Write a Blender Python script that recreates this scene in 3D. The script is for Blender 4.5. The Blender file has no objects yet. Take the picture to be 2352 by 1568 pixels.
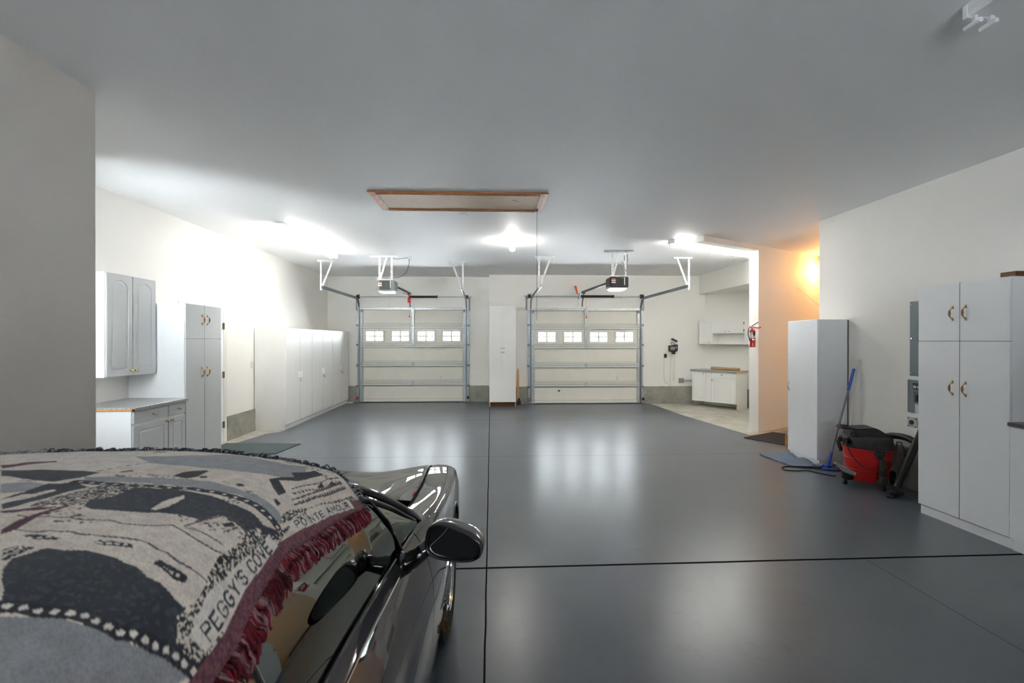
import bpy, bmesh, math, random, json
import numpy as np
from mathutils import Vector, Matrix, noise
random.seed(4)
PI = math.pi
C = bpy.context.scene.collection
sc = bpy.context.scene

# ---------------------------------------------------------------- camera, world, exposure
CAM_H = 1.60
cam = bpy.data.cameras.new('camera'); cam_o = bpy.data.objects.new('camera', cam); C.objects.link(cam_o)
cam.sensor_width = 36.0; cam.lens = 36.0*1140/2352; cam.clip_start = 0.02; cam.clip_end = 200
cam_o.location = (0, 0, CAM_H)
cam_o.rotation_euler = (PI/2 - math.atan(3/1140), 0, -math.atan(48/1140))
cam.dof.use_dof = True; cam.dof.focus_distance = 8.5; cam.dof.aperture_fstop = 5.0
sc.camera = cam_o
w = bpy.data.worlds.new('world'); sc.world = w; w.use_nodes = True
bg = w.node_tree.nodes['Background']; wn_ = w.node_tree.nodes; wl_ = w.node_tree.links
# overcast sky above the horizon, lower half brightened to light the ceiling
wt_ = wn_.new('ShaderNodeTexCoord'); ws_ = wn_.new('ShaderNodeSeparateXYZ'); wr_ = wn_.new('ShaderNodeMapRange'); wl_.new(wt_.outputs['Generated'], ws_.inputs[0]); wl_.new(ws_.outputs[2], wr_.inputs['Value'])
wr_.inputs['From Min'].default_value = -.06; wr_.inputs['From Max'].default_value = .06; wr_.inputs['To Min'].default_value = 75.; wr_.inputs['To Max'].default_value = 26.
wl_.new(wr_.outputs[0], bg.inputs[1]); bg.inputs[0].default_value = (0.94, 0.97, 1.02, 1)
sc.view_settings.view_transform = 'Standard'; sc.view_settings.look = 'None'
sc.view_settings.gamma = 1; sc.view_settings.use_curve_mapping = False
sc.view_settings.exposure = EXPO = 1.3
sc.cycles.max_bounces = 10; sc.cycles.diffuse_bounces = 6; sc.cycles.glossy_bounces = 5
sc.cycles.sample_clamp_indirect = 20.0; sc.cycles.caustics_reflective = False; sc.cycles.caustics_refractive = False
sc.cycles.use_denoising = True
TUBE_E = 27.0      # fluorescent tubes
BULB_E = 125.0      # bare globe bulb
WARM_E = 95.0      # incandescent lamp in the side passage

# ---------------------------------------------------------------- materials
def lin(c):
    f = lambda v: v/12.92 if v <= .04045 else ((v+.055)/1.055)**2.4
    return tuple(f(x/255.) for x in c) + (1,)
MATS = {}
def mat(name, rgb, rough=.5, metal=0., bump=0., bscale=60., var=0., vscale=4., coat=0., emit=None, es=0., aniso=0, spec=.5):
    if name in MATS: return MATS[name]
    m = bpy.data.materials.new(name); m.use_nodes = True; nt = m.node_tree; N = nt.nodes; L = nt.links
    b = N['Principled BSDF']; c = lin(rgb)
    b.inputs['Base Color'].default_value = c; b.inputs['Roughness'].default_value = rough
    b.inputs['Metallic'].default_value = metal; b.inputs['Specular IOR Level'].default_value = spec
    if coat: b.inputs['Coat Weight'].default_value = coat; b.inputs['Coat Roughness'].default_value = .03
    if emit: b.inputs['Emission Color'].default_value = lin(emit); b.inputs['Emission Strength'].default_value = es
    tc = N.new('ShaderNodeTexCoord')
    if var or 1:
        n = N.new('ShaderNodeTexNoise'); n.inputs['Scale'].default_value = vscale; n.inputs['Detail'].default_value = 5
        L.new(tc.outputs['Object'], n.inputs['Vector'])
        r = N.new('ShaderNodeMapRange'); v = var or .02
        r.inputs['From Min'].default_value = .3; r.inputs['From Max'].default_value = .7
        r.inputs['To Min'].default_value = 1-v; r.inputs['To Max'].default_value = 1+v
        L.new(n.outputs['Fac'], r.inputs['Value'])
        mx = N.new('ShaderNodeMix'); mx.data_type = 'RGBA'; mx.blend_type = 'MULTIPLY'; mx.inputs[0].default_value = 1
        mx.inputs[6].default_value = c; L.new(r.outputs[0], mx.inputs[7]); L.new(mx.outputs[2], b.inputs['Base Color'])
    if bump:
        n2 = N.new('ShaderNodeTexNoise'); n2.inputs['Scale'].default_value = bscale; n2.inputs['Detail'].default_value = 3
        L.new(tc.outputs['Object'], n2.inputs['Vector'])
        bp = N.new('ShaderNodeBump'); bp.inputs['Strength'].default_value = bump; bp.inputs['Distance'].default_value = .004
        L.new(n2.outputs['Fac'], bp.inputs['Height']); L.new(bp.outputs[0], b.inputs['Normal'])
    MATS[name] = m
    return m
wallM = mat('painted wall', (246,244,239), .6, bump=.25, bscale=90, var=.02, vscale=.6)
ceilM = mat('textured ceiling', (246,247,248), .6, bump=.2, bscale=120, var=.015, vscale=.5)
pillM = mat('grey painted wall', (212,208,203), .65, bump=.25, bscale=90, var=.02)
white = mat('white laminate', (246,248,250), .3, var=.012)
whiteW = mat('white melamine', (244,244,241), .5, var=.012)
offwhite = mat('painted trim', (236,235,226), .45)
doorgrey = mat('white foil door', (214,217,217), .38, var=.012)
cream = mat('cream door panel', (236,233,222), .5, var=.03, vscale=3)
creamL = mat('cream door rail', (236,237,230), .45)
galv = mat('galvanised steel', (190,197,200), .36, metal=.6, var=.10, vscale=14)
galvd = mat('dull track steel', (128,136,142), .42, metal=.7, var=.12, vscale=10)
galvw = mat('white perforated angle', (238,240,240), .4)
black = mat('black plastic', (30,31,32), .4, bump=.1)
blackd = mat('dusty black plastic', (44,43,42), .6, var=.35, vscale=12, bump=.2)
rubber = mat('black rubber', (26,26,27), .75, bump=.3)
brass = mat('brass', (206,172,98), .22, metal=1)
chrome = mat('chrome', (210,212,214), .12, metal=1)
amber = mat('amber wood grip', (168,96,38), .3, coat=.6)
chip = mat('raw particle board', (205,158,104), .8, var=.2, vscale=60)
woodtrim = mat('stained pine trim', (196,132,82), .45, var=.18, vscale=22)
brown = mat('brown wood', (120,74,44), .55, var=.2, vscale=20)
darkv = mat('dark void', (18,18,18), .9)
red = mat('red enamel', (196,26,34), .28, coat=.5)
redp = mat('red plastic', (205,34,30), .38, var=.06, vscale=6, bump=.08)
redtag = mat('red tag', (216,44,48), .6)
orange = mat('orange tape', (250,96,40), .6)
blueM = mat('blue plastic', (58,92,190), .35)
greyM = mat('grey handle', (126,134,150), .4)
panelM = mat('grey blue enamel', (116,128,135), .45, var=.05)
paper = mat('paper label', (222,222,216), .7)
seam = mat('seam shadow line', (120,92,76), .8)
tan = mat('tan painted reflection', (190,150,118), .42, var=.04)

def nodes(name):
    m = bpy.data.materials.new(name); m.use_nodes = True
    return m, m.node_tree.nodes, m.node_tree.links, m.node_tree.nodes['Principled BSDF']
def math_n(N, L, op, a, b=None, clamp=False):
    n = N.new('ShaderNodeMath'); n.operation = op; n.use_clamp = clamp
    for i, v in enumerate((a, b)):
        if v is None: continue
        if isinstance(v, (int, float)): n.inputs[i].default_value = v
        else: L.new(v, n.inputs[i])
    return n.outputs[0]
def mixc(N, L, f, a, b):
    n = N.new('ShaderNodeMix'); n.data_type = 'RGBA'
    for i, v in ((0, f), (6, a), (7, b)):
        if isinstance(v, (int, float)): n.inputs[i].default_value = v
        elif isinstance(v, tuple): n.inputs[i].default_value = v
        else: L.new(v, n.inputs[i])
    return n.outputs[2]
def noise_n(N, L, vec, scale, detail=5, rough=.55):
    n = N.new('ShaderNodeTexNoise'); n.inputs['Scale'].default_value = scale
    n.inputs['Detail'].default_value = detail; n.inputs['Roughness'].default_value = rough
    L.new(vec, n.inputs['Vector']); return n.outputs['Fac']
def ramp(N, L, v, a, b, lo=0., hi=1.):
    r = N.new('ShaderNodeMapRange'); r.clamp = True
    for k, x in (('From Min', a), ('From Max', b), ('To Min', lo), ('To Max', hi)): r.inputs[k].default_value = x
    L.new(v, r.inputs['Value']); return r.outputs[0]

def floor_paint():
    m, N, L, b = nodes('grey floor paint')
    g = N.new('ShaderNodeNewGeometry'); P = g.outputs['Position']
    s = N.new('ShaderNodeSeparateXYZ'); L.new(P, s.inputs[0]); x, y = s.outputs[0], s.outputs[1]
    big = noise_n(N, L, P, .9, 6, .6); fine = noise_n(N, L, P, 14, 6, .7); scr = noise_n(N, L, P, 1.3, 4, .5)
    col = mixc(N, L, ramp(N, L, big, .3, .7), lin((80,87,95)), lin((92,99,107)))
    col = mixc(N, L, ramp(N, L, fine, .45, .8, 0, .10), col, lin((118,122,124)))
    scf = noise_n(N, L, P, 5, 9, .8); col = mixc(N, L, ramp(N, L, scf, .54, .72, 0, .5), col, lin((66,68,70)))
    col = mixc(N, L, ramp(N, L, scf, .20, .38, .22, 0), col, lin((120,124,126)))
    # control joints saw-cut into the slab
    wob = math_n(N, L, 'MULTIPLY', math_n(N, L, 'SUBTRACT', noise_n(N, L, P, 1.5, 3), .5), .012)
    def line(v, c, hw):
        d = math_n(N, L, 'ABSOLUTE', math_n(N, L, 'SUBTRACT', math_n(N, L, 'ADD', v, wob), c))
        return math_n(N, L, 'LESS_THAN', d, hw)
    yy = math_n(N, L, 'SUBTRACT', y, math_n(N, L, 'MULTIPLY', x, .0145))
    far = math_n(N, L, 'GREATER_THAN', y, -9)
    near = math_n(N, L, 'LESS_THAN', y, 3.5)
    m1 = math_n(N, L, 'ADD', line(x, -.032, .005), line(yy, 3.487, .013), True)
    m2 = math_n(N, L, 'ADD', line(y, 6.84, .007), line(y, 9.95, .011), True)
    m3 = math_n(N, L, 'MULTIPLY', math_n(N, L, 'ADD', line(x, 2.735, .003), 0), near)
    d = math_n(N, L, 'ADD', m1, math_n(N, L, 'ADD', math_n(N, L, 'MULTIPLY', m2, .75), math_n(N, L, 'MULTIPLY', m3, .8)), True)
    col = mixc(N, L, d, col, lin((34,35,37)))
    # dirt along the right wall
    L.new(col, b.inputs['Base Color'])
    rr = math_n(N, L, 'ADD', ramp(N, L, scr, .3, .7, .282, .30), ramp(N, L, fine, .3, .7, 0, .015))
    L.new(rr, b.inputs['Roughness'])
    L.new(math_n(N, L, 'MULTIPLY', math_n(N, L, 'SUBTRACT', 1., d), .60), b.inputs['Specular IOR Level'])
    bp = N.new('ShaderNodeBump'); bp.inputs['Strength'].default_value = .16; bp.inputs['Distance'].default_value = .0015
    h = math_n(N, L, 'SUBTRACT', math_n(N, L, 'MULTIPLY', scf, .9), math_n(N, L, 'MULTIPLY', d, 2.))
    L.new(h, bp.inputs['Height']); L.new(bp.outputs[0], b.inputs['Normal'])
    return m
def concrete(name, c1, c2, dark, pits=True):
    m, N, L, b = nodes(name)
    g = N.new('ShaderNodeNewGeometry'); P = g.outputs['Position']
    a = noise_n(N, L, P, 3, 8, .7); f = noise_n(N, L, P, 22, 5, .7)
    col = mixc(N, L, ramp(N, L, a, .35, .65), lin(c1), lin(c2))
    col = mixc(N, L, ramp(N, L, f, .62, .72, 0, .7 if pits else .2), col, lin(dark))
    L.new(col, b.inputs['Base Color']); b.inputs['Roughness'].default_value = .6 if not pits else .85
    bp = N.new('ShaderNodeBump'); bp.inputs['Strength'].default_value = .5; bp.inputs['Distance'].default_value = .006
    L.new(f, bp.inputs['Height']); L.new(bp.outputs[0], b.inputs['Normal'])
    return m
paintM = floor_paint()
concM = concrete('bare concrete slab', (158,154,142), (196,192,180), (140,134,120), False)
curbM = concrete('concrete footing', (140,140,130), (172,171,160), (84,82,76))

def ply():
    m, N, L, b = nodes('plywood')
    tc = N.new('ShaderNodeTexCoord'); mp = N.new('ShaderNodeMapping'); mp.inputs['Scale'].default_value = (1.5, 14, 1)
    L.new(tc.outputs['Object'], mp.inputs[0])
    a = noise_n(N, L, mp.outputs[0], 3, 6, .65); k = noise_n(N, L, tc.outputs['Object'], 2.2, 3)
    col = mixc(N, L, ramp(N, L, a, .3, .7), lin((208,180,146)), lin((186,158,124)))
    col = mixc(N, L, ramp(N, L, k, .70, .74, 0, .8), col, lin((120,86,60)))
    L.new(col, b.inputs['Base Color']); b.inputs['Roughness'].default_value = .55; return m
plyM = ply()
def counter_m():
    m, N, L, b = nodes('speckled grey laminate')
    tc = N.new('ShaderNodeTexCoord')
    a = noise_n(N, L, tc.outputs['Object'], 160, 2)
    col = mixc(N, L, ramp(N, L, a, .42, .58), lin((128,130,132)), lin((196,198,198)))
    L.new(col, b.inputs['Base Color']); b.inputs['Roughness'].default_value = .3; return m
counterM = counter_m()
def glass_m(name, tint, base=.05, ior=1.5):
    m = bpy.data.materials.new(name); m.use_nodes = True; N = m.node_tree.nodes; L = m.node_tree.links
    for n in list(N):
        if n.type == 'BSDF_PRINCIPLED': N.remove(n)
    o = N['Material Output']; t = N.new('ShaderNodeBsdfTransparent'); t.inputs[0].default_value = tint + (1,)
    g = N.new('ShaderNodeBsdfGlossy'); g.inputs['Roughness'].default_value = .012; g.inputs[0].default_value = (.92, 1, .96, 1)
    f = N.new('ShaderNodeFresnel'); f.inputs[0].default_value = ior
    mx = N.new('ShaderNodeMixShader'); fac = math_n(N, L, 'ADD', math_n(N, L, 'MULTIPLY', f.outputs[0], 1.2), base, True)
    L.new(fac, mx.inputs[0]); L.new(t.outputs[0], mx.inputs[1]); L.new(g.outputs[0], mx.inputs[2]); L.new(mx.outputs[0], o.inputs[0])
    return m
paneM = glass_m('window glass', (.8, .82, .82), .02)
carglass = glass_m('tinted car glass', (.05, .07, .06), .05)
def lampm(name, rgb, e):
    m = bpy.data.materials.new(name); m.use_nodes = True; N = m.node_tree.nodes; L = m.node_tree.links
    for n in list(N):
        if n.type == 'BSDF_PRINCIPLED': N.remove(n)
    em = N.new('ShaderNodeEmission'); em.inputs[0].default_value = lin(rgb); em.inputs[1].default_value = e
    L.new(em.outputs[0], N['Material Output'].inputs[0]); return m
tubeM = lampm('lit fluorescent tube', (255,252,245), TUBE_E)
bulbM = lampm('lit globe bulb', (255,250,240), BULB_E)
warmM = lampm('warm lamp globe', (255,182,106), WARM_E)
lensM = lampm('lit opener lens', (236,230,255), 4.0)
ledM = lampm('red sensor light', (255,30,40), 2.5)

# ---------------------------------------------------------------- mesh helpers
def BM(): return bmesh.new()
def bx(bm, x0, x1, y0, y1, z0, z1, bev=0., M=None, seg=1):
    vs = [bm.verts.new((x, y, z)) for x in (x0, x1) for y in (y0, y1) for z in (z0, z1)]
    fs = [bm.faces.new([vs[i] for i in f]) for f in ((0,1,3,2),(4,6,7,5),(0,4,5,1),(2,3,7,6),(0,2,6,4),(1,5,7,3))]
    if bev > 0:
        es = list({e for f in fs for e in f.edges})
        r = bmesh.ops.bevel(bm, geom=es, offset=bev, segments=seg, affect='EDGES', profile=.5)
        vs = list({v for f in r['faces'] for v in f.verts} | {v for v in vs if v.is_valid})
    if M is not None: bmesh.ops.transform(bm, matrix=M, verts=[v for v in vs if v.is_valid])
    return vs
def tube(bm, pts, r, n=10, cap=True, closed=False):
    pts = [Vector(p) for p in pts]; k = len(pts); rs = r if isinstance(r, (list, tuple)) else [r]*k
    rings = []; up = None
    for i, p in enumerate(pts):
        if closed: t = pts[(i+1) % k] - pts[i-1]
        else: t = pts[min(i+1, k-1)] - pts[max(i-1, 0)]
        t.normalize()
        if up is None:
            up = Vector((0,0,1)) if abs(t.z) < .9 else Vector((1,0,0))
        a = t.cross(up)
        if a.length < 1e-5: a = t.orthogonal()
        a.normalize(); b = a.cross(t); up = b
        rings.append([bm.verts.new(p + a*math.cos(2*PI*j/n)*rs[i] + b*math.sin(2*PI*j/n)*rs[i]) for j in range(n)])
    for i in range(k if closed else k-1):
        A, B_ = rings[i], rings[(i+1) % k]
        for j in range(n): bm.faces.new((A[j], A[(j+1) % n], B_[(j+1) % n], B_[j]))
    if cap and not closed: bm.faces.new(rings[0]); bm.faces.new(rings[-1][::-1])
def cyl(bm, a, b, r, n=20): tube(bm, [a, b], r, n)
def lathe(bm, prof, n=32, M=None, c=(0,0,0)):
    """profile [(r,z)] spun round z"""
    rings = []; new = []
    for r, z in prof:
        if r < 1e-5: v = [bm.verts.new((c[0], c[1], c[2]+z))]
        else: v = [bm.verts.new((c[0]+r*math.cos(2*PI*j/n), c[1]+r*math.sin(2*PI*j/n), c[2]+z)) for j in range(n)]
        rings.append(v); new += v
    for A, B_ in zip(rings, rings[1:]):
        for j in range(n):
            q = [A[j % len(A)], A[(j+1) % len(A)], B_[(j+1) % len(B_)], B_[j % len(B_)]]
            q = [v for i, v in enumerate(q) if v not in q[:i]]
            if len(q) > 2: bm.faces.new(q)
    if M is not None: bmesh.ops.transform(bm, matrix=M, verts=new)
    return new
def prism(bm, poly, h0, h1, axis='z', M=None):
    """polygon extruded along an axis"""
    def P(a, b, h): return {'z': (a, b, h), 'y': (a, h, b), 'x': (h, a, b)}[axis]
    A = [bm.verts.new(P(a, b, h0)) for a, b in poly]; B_ = [bm.verts.new(P(a, b, h1)) for a, b in poly]; n = len(poly)
    bm.faces.new(A); bm.faces.new(B_[::-1])
    for i in range(n): bm.faces.new((A[i], B_[i], B_[(i+1) % n], A[(i+1) % n]))
    if M is not None: bmesh.ops.transform(bm, matrix=M, verts=A+B_)
    return A+B_
def sphere(bm, c, r, sx=1, sy=1, sz=1, n=16):
    bmesh.ops.create_uvsphere(bm, u_segments=n, v_segments=max(8, n//2), radius=r,
        matrix=Matrix.Translation(c) @ Matrix.Diagonal((sx, sy, sz, 1)))
WM = {}
def obj(name, bm, m, parent=None, world=False, smooth=False, sub=0, wn=False):
    me = bpy.data.meshes.new(name)
    if world and parent is not None: bm.transform(WM[parent.name].inverted())
    bmesh.ops.recalc_face_normals(bm, faces=bm.faces)
    bm.to_mesh(me); bm.free()
    o = bpy.data.objects.new(name, me); C.objects.link(o)
    for mm in (m if isinstance(m, (list, tuple)) else [m]): me.materials.append(mm)
    if parent is not None: o.parent = parent; WM[o.name] = WM[parent.name]
    else: WM[o.name] = Matrix.Identity(4)
    if smooth:
        me.shade_smooth()
        if smooth != 2: me.set_sharp_from_angle(angle=math.radians(38))
    if sub:
        s = o.modifiers.new('sub', 'SUBSURF'); s.levels = s.render_levels = sub
    return o
def tag(o, label, cat, group=None, kind=None):
    o['label'] = label; o['category'] = cat
    if group: o['group'] = group
    if kind: o['kind'] = kind
    return o
def thing(name, label, cat, loc=(0,0,0), rz=0., group=None):
    o = bpy.data.objects.new(name, None); C.objects.link(o); o.empty_display_size = .1
    o.location = loc; o.rotation_euler = (0, 0, rz)
    WM[o.name] = Matrix.Translation(loc) @ Matrix.Rotation(rz, 4, 'Z')
    return tag(o, label, cat, group)
def struct(name, bm, m, label, parent=None, smooth=False):
    o = obj(name, bm, m, parent, smooth=smooth)
    if parent is None: o['kind'] = 'structure'; o['label'] = label; o['category'] = name.split('_')[0]
    return o
def dup(root, loc, label, rz=None):
    r = root.copy(); C.objects.link(r); r.location = loc; r['label'] = label
    if rz is not None: r.rotation_euler = (0, 0, rz)
    for ch in list(root.children):
        c_ = ch.copy(); C.objects.link(c_); c_.parent = r
        for g in list(ch.children):
            d = g.copy(); C.objects.link(d); d.parent = c_
    return r
def bez(P, n=40):
    P = [Vector(p) for p in P]; out = []
    for i in range(len(P)-1):
        p0_ = P[max(i-1,0)]; p1_ = P[i]; p2_ = P[i+1]; p3_ = P[min(i+2,len(P)-1)]
        for k in range(n):
            s_ = k/n; out.append(.5*((2*p1_)+(-p0_+p2_)*s_+(2*p0_-5*p1_+4*p2_-p3_)*s_*s_+(-p0_+3*p1_-3*p2_+p3_)*s_**3))
    out.append(P[-1]); return out
# ================================================================ THE ROOM
H = 3.24; XL = -4.20; XR = 4.53; YA = 12.95; YB = 12.46; YN = -3.6
bm = BM(); prism(bm, [(-2.77, YN-.2), (8.0, YN-.2), (8.0, 13.3), (-4.5, 13.3), (-4.5, 3.25), (-2.77, 3.25)], -.15, -.003); struct('floor', bm, concM, 'bare pale concrete slab, exposed at the cabinet nook and wall edges')
bm = BM()
poly = [(-2.62, YN), (XR, YN), (XR, 6.70), (7.5, 6.70), (7.5, 9.6), (5.62, 8.80), (4.62, 8.22), (4.36, 8.22), (4.30, 8.62), (4.23, 9.2), (4.17, 9.85), (4.07, 10.6), (4.02, 12.50), (3.99, 12.9), (-.05, YA), (XL, YA), (XL, 9.1), (-3.66, 8.93), (-3.70, 8.80), (-3.86, 8.66), (-3.90, 8.35), (-3.94, 8.05), (-4.02, 7.75), (XL, 7.6), (XL, 3.405), (-2.62, 3.405)]
vs = [bm.verts.new((a, b, 0)) for a, b in poly]; bm.faces.new(vs)
o = struct('floor_coating', bm, paintM, 'glossy grey floor paint with dark control joints over the slab')
bm = BM(); prism(bm, [(-2.77, YN-.2), (8.0, YN-.2), (8.0, 13.3), (-4.5, 13.3), (-4.5, 3.25), (-2.77, 3.25)], H, H+.15)
struct('ceiling', bm, ceilM, 'light grey textured ceiling')
bm = BM(); bx(bm, XL-.15, XL, 3.4, 13.2, -.1, H); struct('wall_left', bm, wallM, 'long white left wall behind the wardrobes')
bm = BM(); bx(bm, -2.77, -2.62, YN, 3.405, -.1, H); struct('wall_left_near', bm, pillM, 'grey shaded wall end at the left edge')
bm = BM(); bx(bm, -4.35, -3.75, 3.25, 3.405, -.1, H); bx(bm, -3.25, -2.77, 3.25, 3.405, -.1, H); bx(bm, -3.75, -3.25, 3.25, 3.405, -.1, 1.35); bx(bm, -3.75, -3.25, 3.25, 3.405, 2.3, H)
struct('wall_bay', bm, wallM, 'wall with a window closing the left bay, hidden behind the near wall end')
bm = BM()
for a in (-3.75, -3.52, -3.29): bx(bm, a, a+.04, 3.29, 3.36, 1.35, 2.3)
bx(bm, -3.75, -3.25, 3.29, 3.36, 1.35, 1.39); bx(bm, -3.75, -3.25, 3.29, 3.36, 2.26, 2.3)
wf2 = struct('window_2', bm, offwhite, 'window hidden round the near left wall end')
bm = BM(); bx(bm, -3.74, -3.26, 3.32, 3.326, 1.36, 2.29); obj('window_glass', bm, paneM, wf2)
def wall_open(name, x0, x1, y, o0, o1, oz, label):
    bm = BM(); bx(bm, x0, o0, y, y+.16, -.1, H); bx(bm, o1, x1, y, y+.16, -.1, H); bx(bm, o0, o1, y, y+.16, oz, H)
    return struct(name, bm, wallM, label)
D1 = (-3.375, -.645, YA, 2.44); D2 = (.995, 3.775, YB, 2.40)
wall_open('wall_back', XL-.1, -.05, YA, D1[0]+.03, D1[1]-.03, D1[3]-.04, 'white back wall around the left garage door')
wall_open('wall_back_right', -.05, 5.457, YB, D2[0]+.03, D2[1]-.03, D2[3]-.04, 'white back wall around the right garage door')
bm = BM(); bx(bm, -.05, .06, YB+.16, YA+.16, -.1, H); struct('wall_jog', bm, wallM, 'short return where the back wall steps forward')
bm = BM(); bx(bm, XR, XR+.2, YN, 6.67, -.1, H); struct('wall_right', bm, wallM, 'white right wall ending at the warm lit passage')
bm = BM(); bx(bm, XR+.2, 7.4, 6.47, 6.67, -.1, H); struct('wall_passage_near', bm, wallM, 'near side wall of the warm lit passage')
bm = BM(); bx(bm, 7.3, 7.45, 6.6, 10.3, -.1, H); struct('wall_passage_end', bm, wallM, 'far end wall of the warm lit passage')
# nook wall, running back from the corner at an angle
def slab(bm, p, q, th, z0, z1, side=1):
    p = Vector(p); q = Vector(q); d = (q-p).normalized(); n = Vector((-d.y, d.x))*th*side
    prism(bm, [p[:], q[:], (q+n)[:], (p+n)[:]], z0, z1)
bm = BM(); slab(bm, (5.457, 12.46), (7.4, 9.75), .15, -.1, H, 1); struct('wall_nook', bm, wallM, 'white angled wall behind the nook cabinets')
bm = BM(); slab(bm, (4.63, 8.416), (7.4, 10.05), .17, 0, H, 1); struct('wall_angled', bm, wallM, 'peach lit angled wall with the extinguisher on its end')
bm = BM(); slab(bm, (3.33, 7.655), (4.63, 8.416), .17, H-.082, H, 1); struct('trim_1', bm, wallM, 'low ceiling header running left from the angled wall')
bm = BM(); prism(bm, [(5.31, 12.46), (5.31, 9.9), (7.2, 9.9), (5.5, 12.46)], 2.77, H); struct('wall_soffit', bm, wallM, 'white boxed soffit above the nook cabinets')
# wall behind the camera; its unseen window is added as daylight fill
bm = BM(); x0, x1, z0, z1 = WB = (-.3, 1.3, 1.5, 2.0)
bx(bm, -2.77, x0, YN-.16, YN, -.1, H); bx(bm, x1, 4.7, YN-.16, YN, -.1, H); bx(bm, x0, x1, YN-.16, YN, -.1, z0); bx(bm, x0, x1, YN-.16, YN, z1, H)
struct('wall_behind', bm, wallM, 'wall behind the viewer with an added window')
bm = BM()
for a in np.linspace(x0, x1, 4): bx(bm, a-.03, a+.03, YN-.1, YN-.03, z0, z1)
bx(bm, x0, x1, YN-.1, YN-.03, z0, z0+.05); bx(bm, x0, x1, YN-.1, YN-.03, z1-.05, z1)
wf = struct('window_fill', bm, offwhite, 'wide window added behind the viewer for fill daylight')
bm = BM(); bx(bm, x0, x1, YN-.07, YN-.064, z0+.02, z1-.02); obj('window_glass', bm, paneM, wf)
# concrete footings showing below the drywall
def curb(name, p, q, h, label, th=.025, side=1):
    bm = BM(); slab(bm, p, q, th, -.003, h, side); return struct(name, bm, curbM, label)
curb('baseboard_left', (XL, 8.06), (XL, YA), .385, 'pitted concrete footing along the left wall', side=-1)
curb('baseboard_back_left', (XL, YA), (D1[0]-.03, YA), .42, 'concrete footing left of the left garage door', side=-1)
curb('baseboard_back_middle', (D1[1]+.03, YA), (-.05, YA), .42, 'concrete footing between the left door and tall cabinet', side=-1)
curb('baseboard_back_step', (-.05, YB), (D2[0]-.03, YB), .43, 'concrete footing left of the right garage door', side=-1)
curb('baseboard_back_right', (D2[1]+.03, YB), (5.457, YB), .43, 'concrete footing right of the right garage door', side=-1)
curb('baseboard_nook', (5.457, 12.46), (6.9, 10.45), .43, 'concrete footing behind the nook base cabinet', side=-1)
curb('baseboard_right', (XR, 2.0), (XR, 6.0), .44, 'rough concrete footing behind the shop vacuum', th=.035, side=1)
# side door behind the tall cabinet
bm = BM(); bx(bm, XL+.001, XL+.02, 6.86, 6.95, 0, 2.12, .004); bx(bm, XL+.001, XL+.02, 7.95, 8.045, 0, 2.12, .004); bx(bm, XL+.001, XL+.022, 6.84, 8.055, 2.035, 2.13, .004)
dr = struct('door_1', bm, offwhite, 'white side door casing beside the tall left cabinet')
bm = BM(); bx(bm, XL+.001, XL+.012, 6.95, 7.95, .01, 2.035); obj('door_leaf', bm, white, dr)
for z in (.28, 1.06, 1.82):
    bm = BM(); bx(bm, XL+.012, XL+.026, 7.925, 7.962, z-.05, z+.05); cyl(bm, (XL+.03, 7.945, z-.052), (XL+.03, 7.945, z+.052), .007, 8); obj('hinge', bm, mat('dull hinge metal', (128,124,112), .45, .7), dr)
# ================================================================ CABINET PARTS
def arch_poly(x0, x1, z0, z1, rise, n=14):
    if rise <= 0: return [(x0, z0), (x1, z0), (x1, z1), (x0, z1)]
    c = (x0+x1)/2; hw = (x1-x0)/2; p = [(x0, z0), (x1, z0)]
    for i in range(n+1):
        a = i/n; x = x1-(x1-x0)*a; k = 1-abs((x-c)/hw)**2.0
        p.append((x, z1-rise+rise*k))
    return p
def ray_poly(poly, c, a):
    d = (math.cos(a), math.sin(a)); best = None; n = len(poly)
    for i in range(n):
        p, q = poly[i], poly[(i+1) % n]; e = (q[0]-p[0], q[1]-p[1]); den = d[0]*e[1]-d[1]*e[0]
        if abs(den) < 1e-9: continue
        t = ((p[0]-c[0])*e[1]-(p[1]-c[1])*e[0])/den; s = ((p[0]-c[0])*d[1]-(p[1]-c[1])*d[0])/den
        if t > 0 and -1e-6 <= s <= 1+1e-6 and (best is None or t < best): best = t
    return (c[0]+d[0]*best, c[1]+d[1]*best)
def raised_door(bm, x0, x1, z0, z1, y=0., th=.019, fr=.055, rise=.0):
    """slab door, front at -y, with a routed frame and raised (arched) centre field"""
    bx(bm, x0, x1, y-th+.004, y, z0, z1, .0015)
    outer = [(x0, z0), (x1, z0), (x1, z1), (x0, z1)]
    loops = [(outer, -.004+.0035), (outer, 0)]
    A = arch_poly(x0+fr, x1-fr, z0+fr, z1-fr, rise)
    c = ((x0+x1)/2, (z0+z1)/2); al = sorted({round(math.atan2(q[1]-c[1], q[0]-c[0]), 5) for q in outer+A} | {round(-PI+2*PI*i/48, 5) for i in range(48)})
    def loop(poly, off, yy):
        r = []
        for a in al:
            p = ray_poly(poly, c, a); l = math.hypot(p[0]-c[0], p[1]-c[1]); k = (l-off)/l
            r.append(bm.verts.new((c[0]+(p[0]-c[0])*k, yy, c[1]+(p[1]-c[1])*k)))
        return r
    f = y-th-.001
    def AP_(k): return arch_poly(x0+fr+k, x1-fr-k, z0+fr+k, z1-fr-k, rise)
    Ls = [loop(outer, .002, f+.002), loop(outer, .004, f), loop(A, 0, f), loop(AP_(.004), 0, f+.006), loop(AP_(.010), 0, f+.006), loop(AP_(.022), 0, f+.0005)]
    for P_, Q_ in zip(Ls, Ls[1:]):
        for i in range(len(al)): bm.faces.new((P_[i], P_[(i+1) % len(al)], Q_[(i+1) % len(al)], Q_[i]))
    bm.faces.new(Ls[-1])
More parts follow.
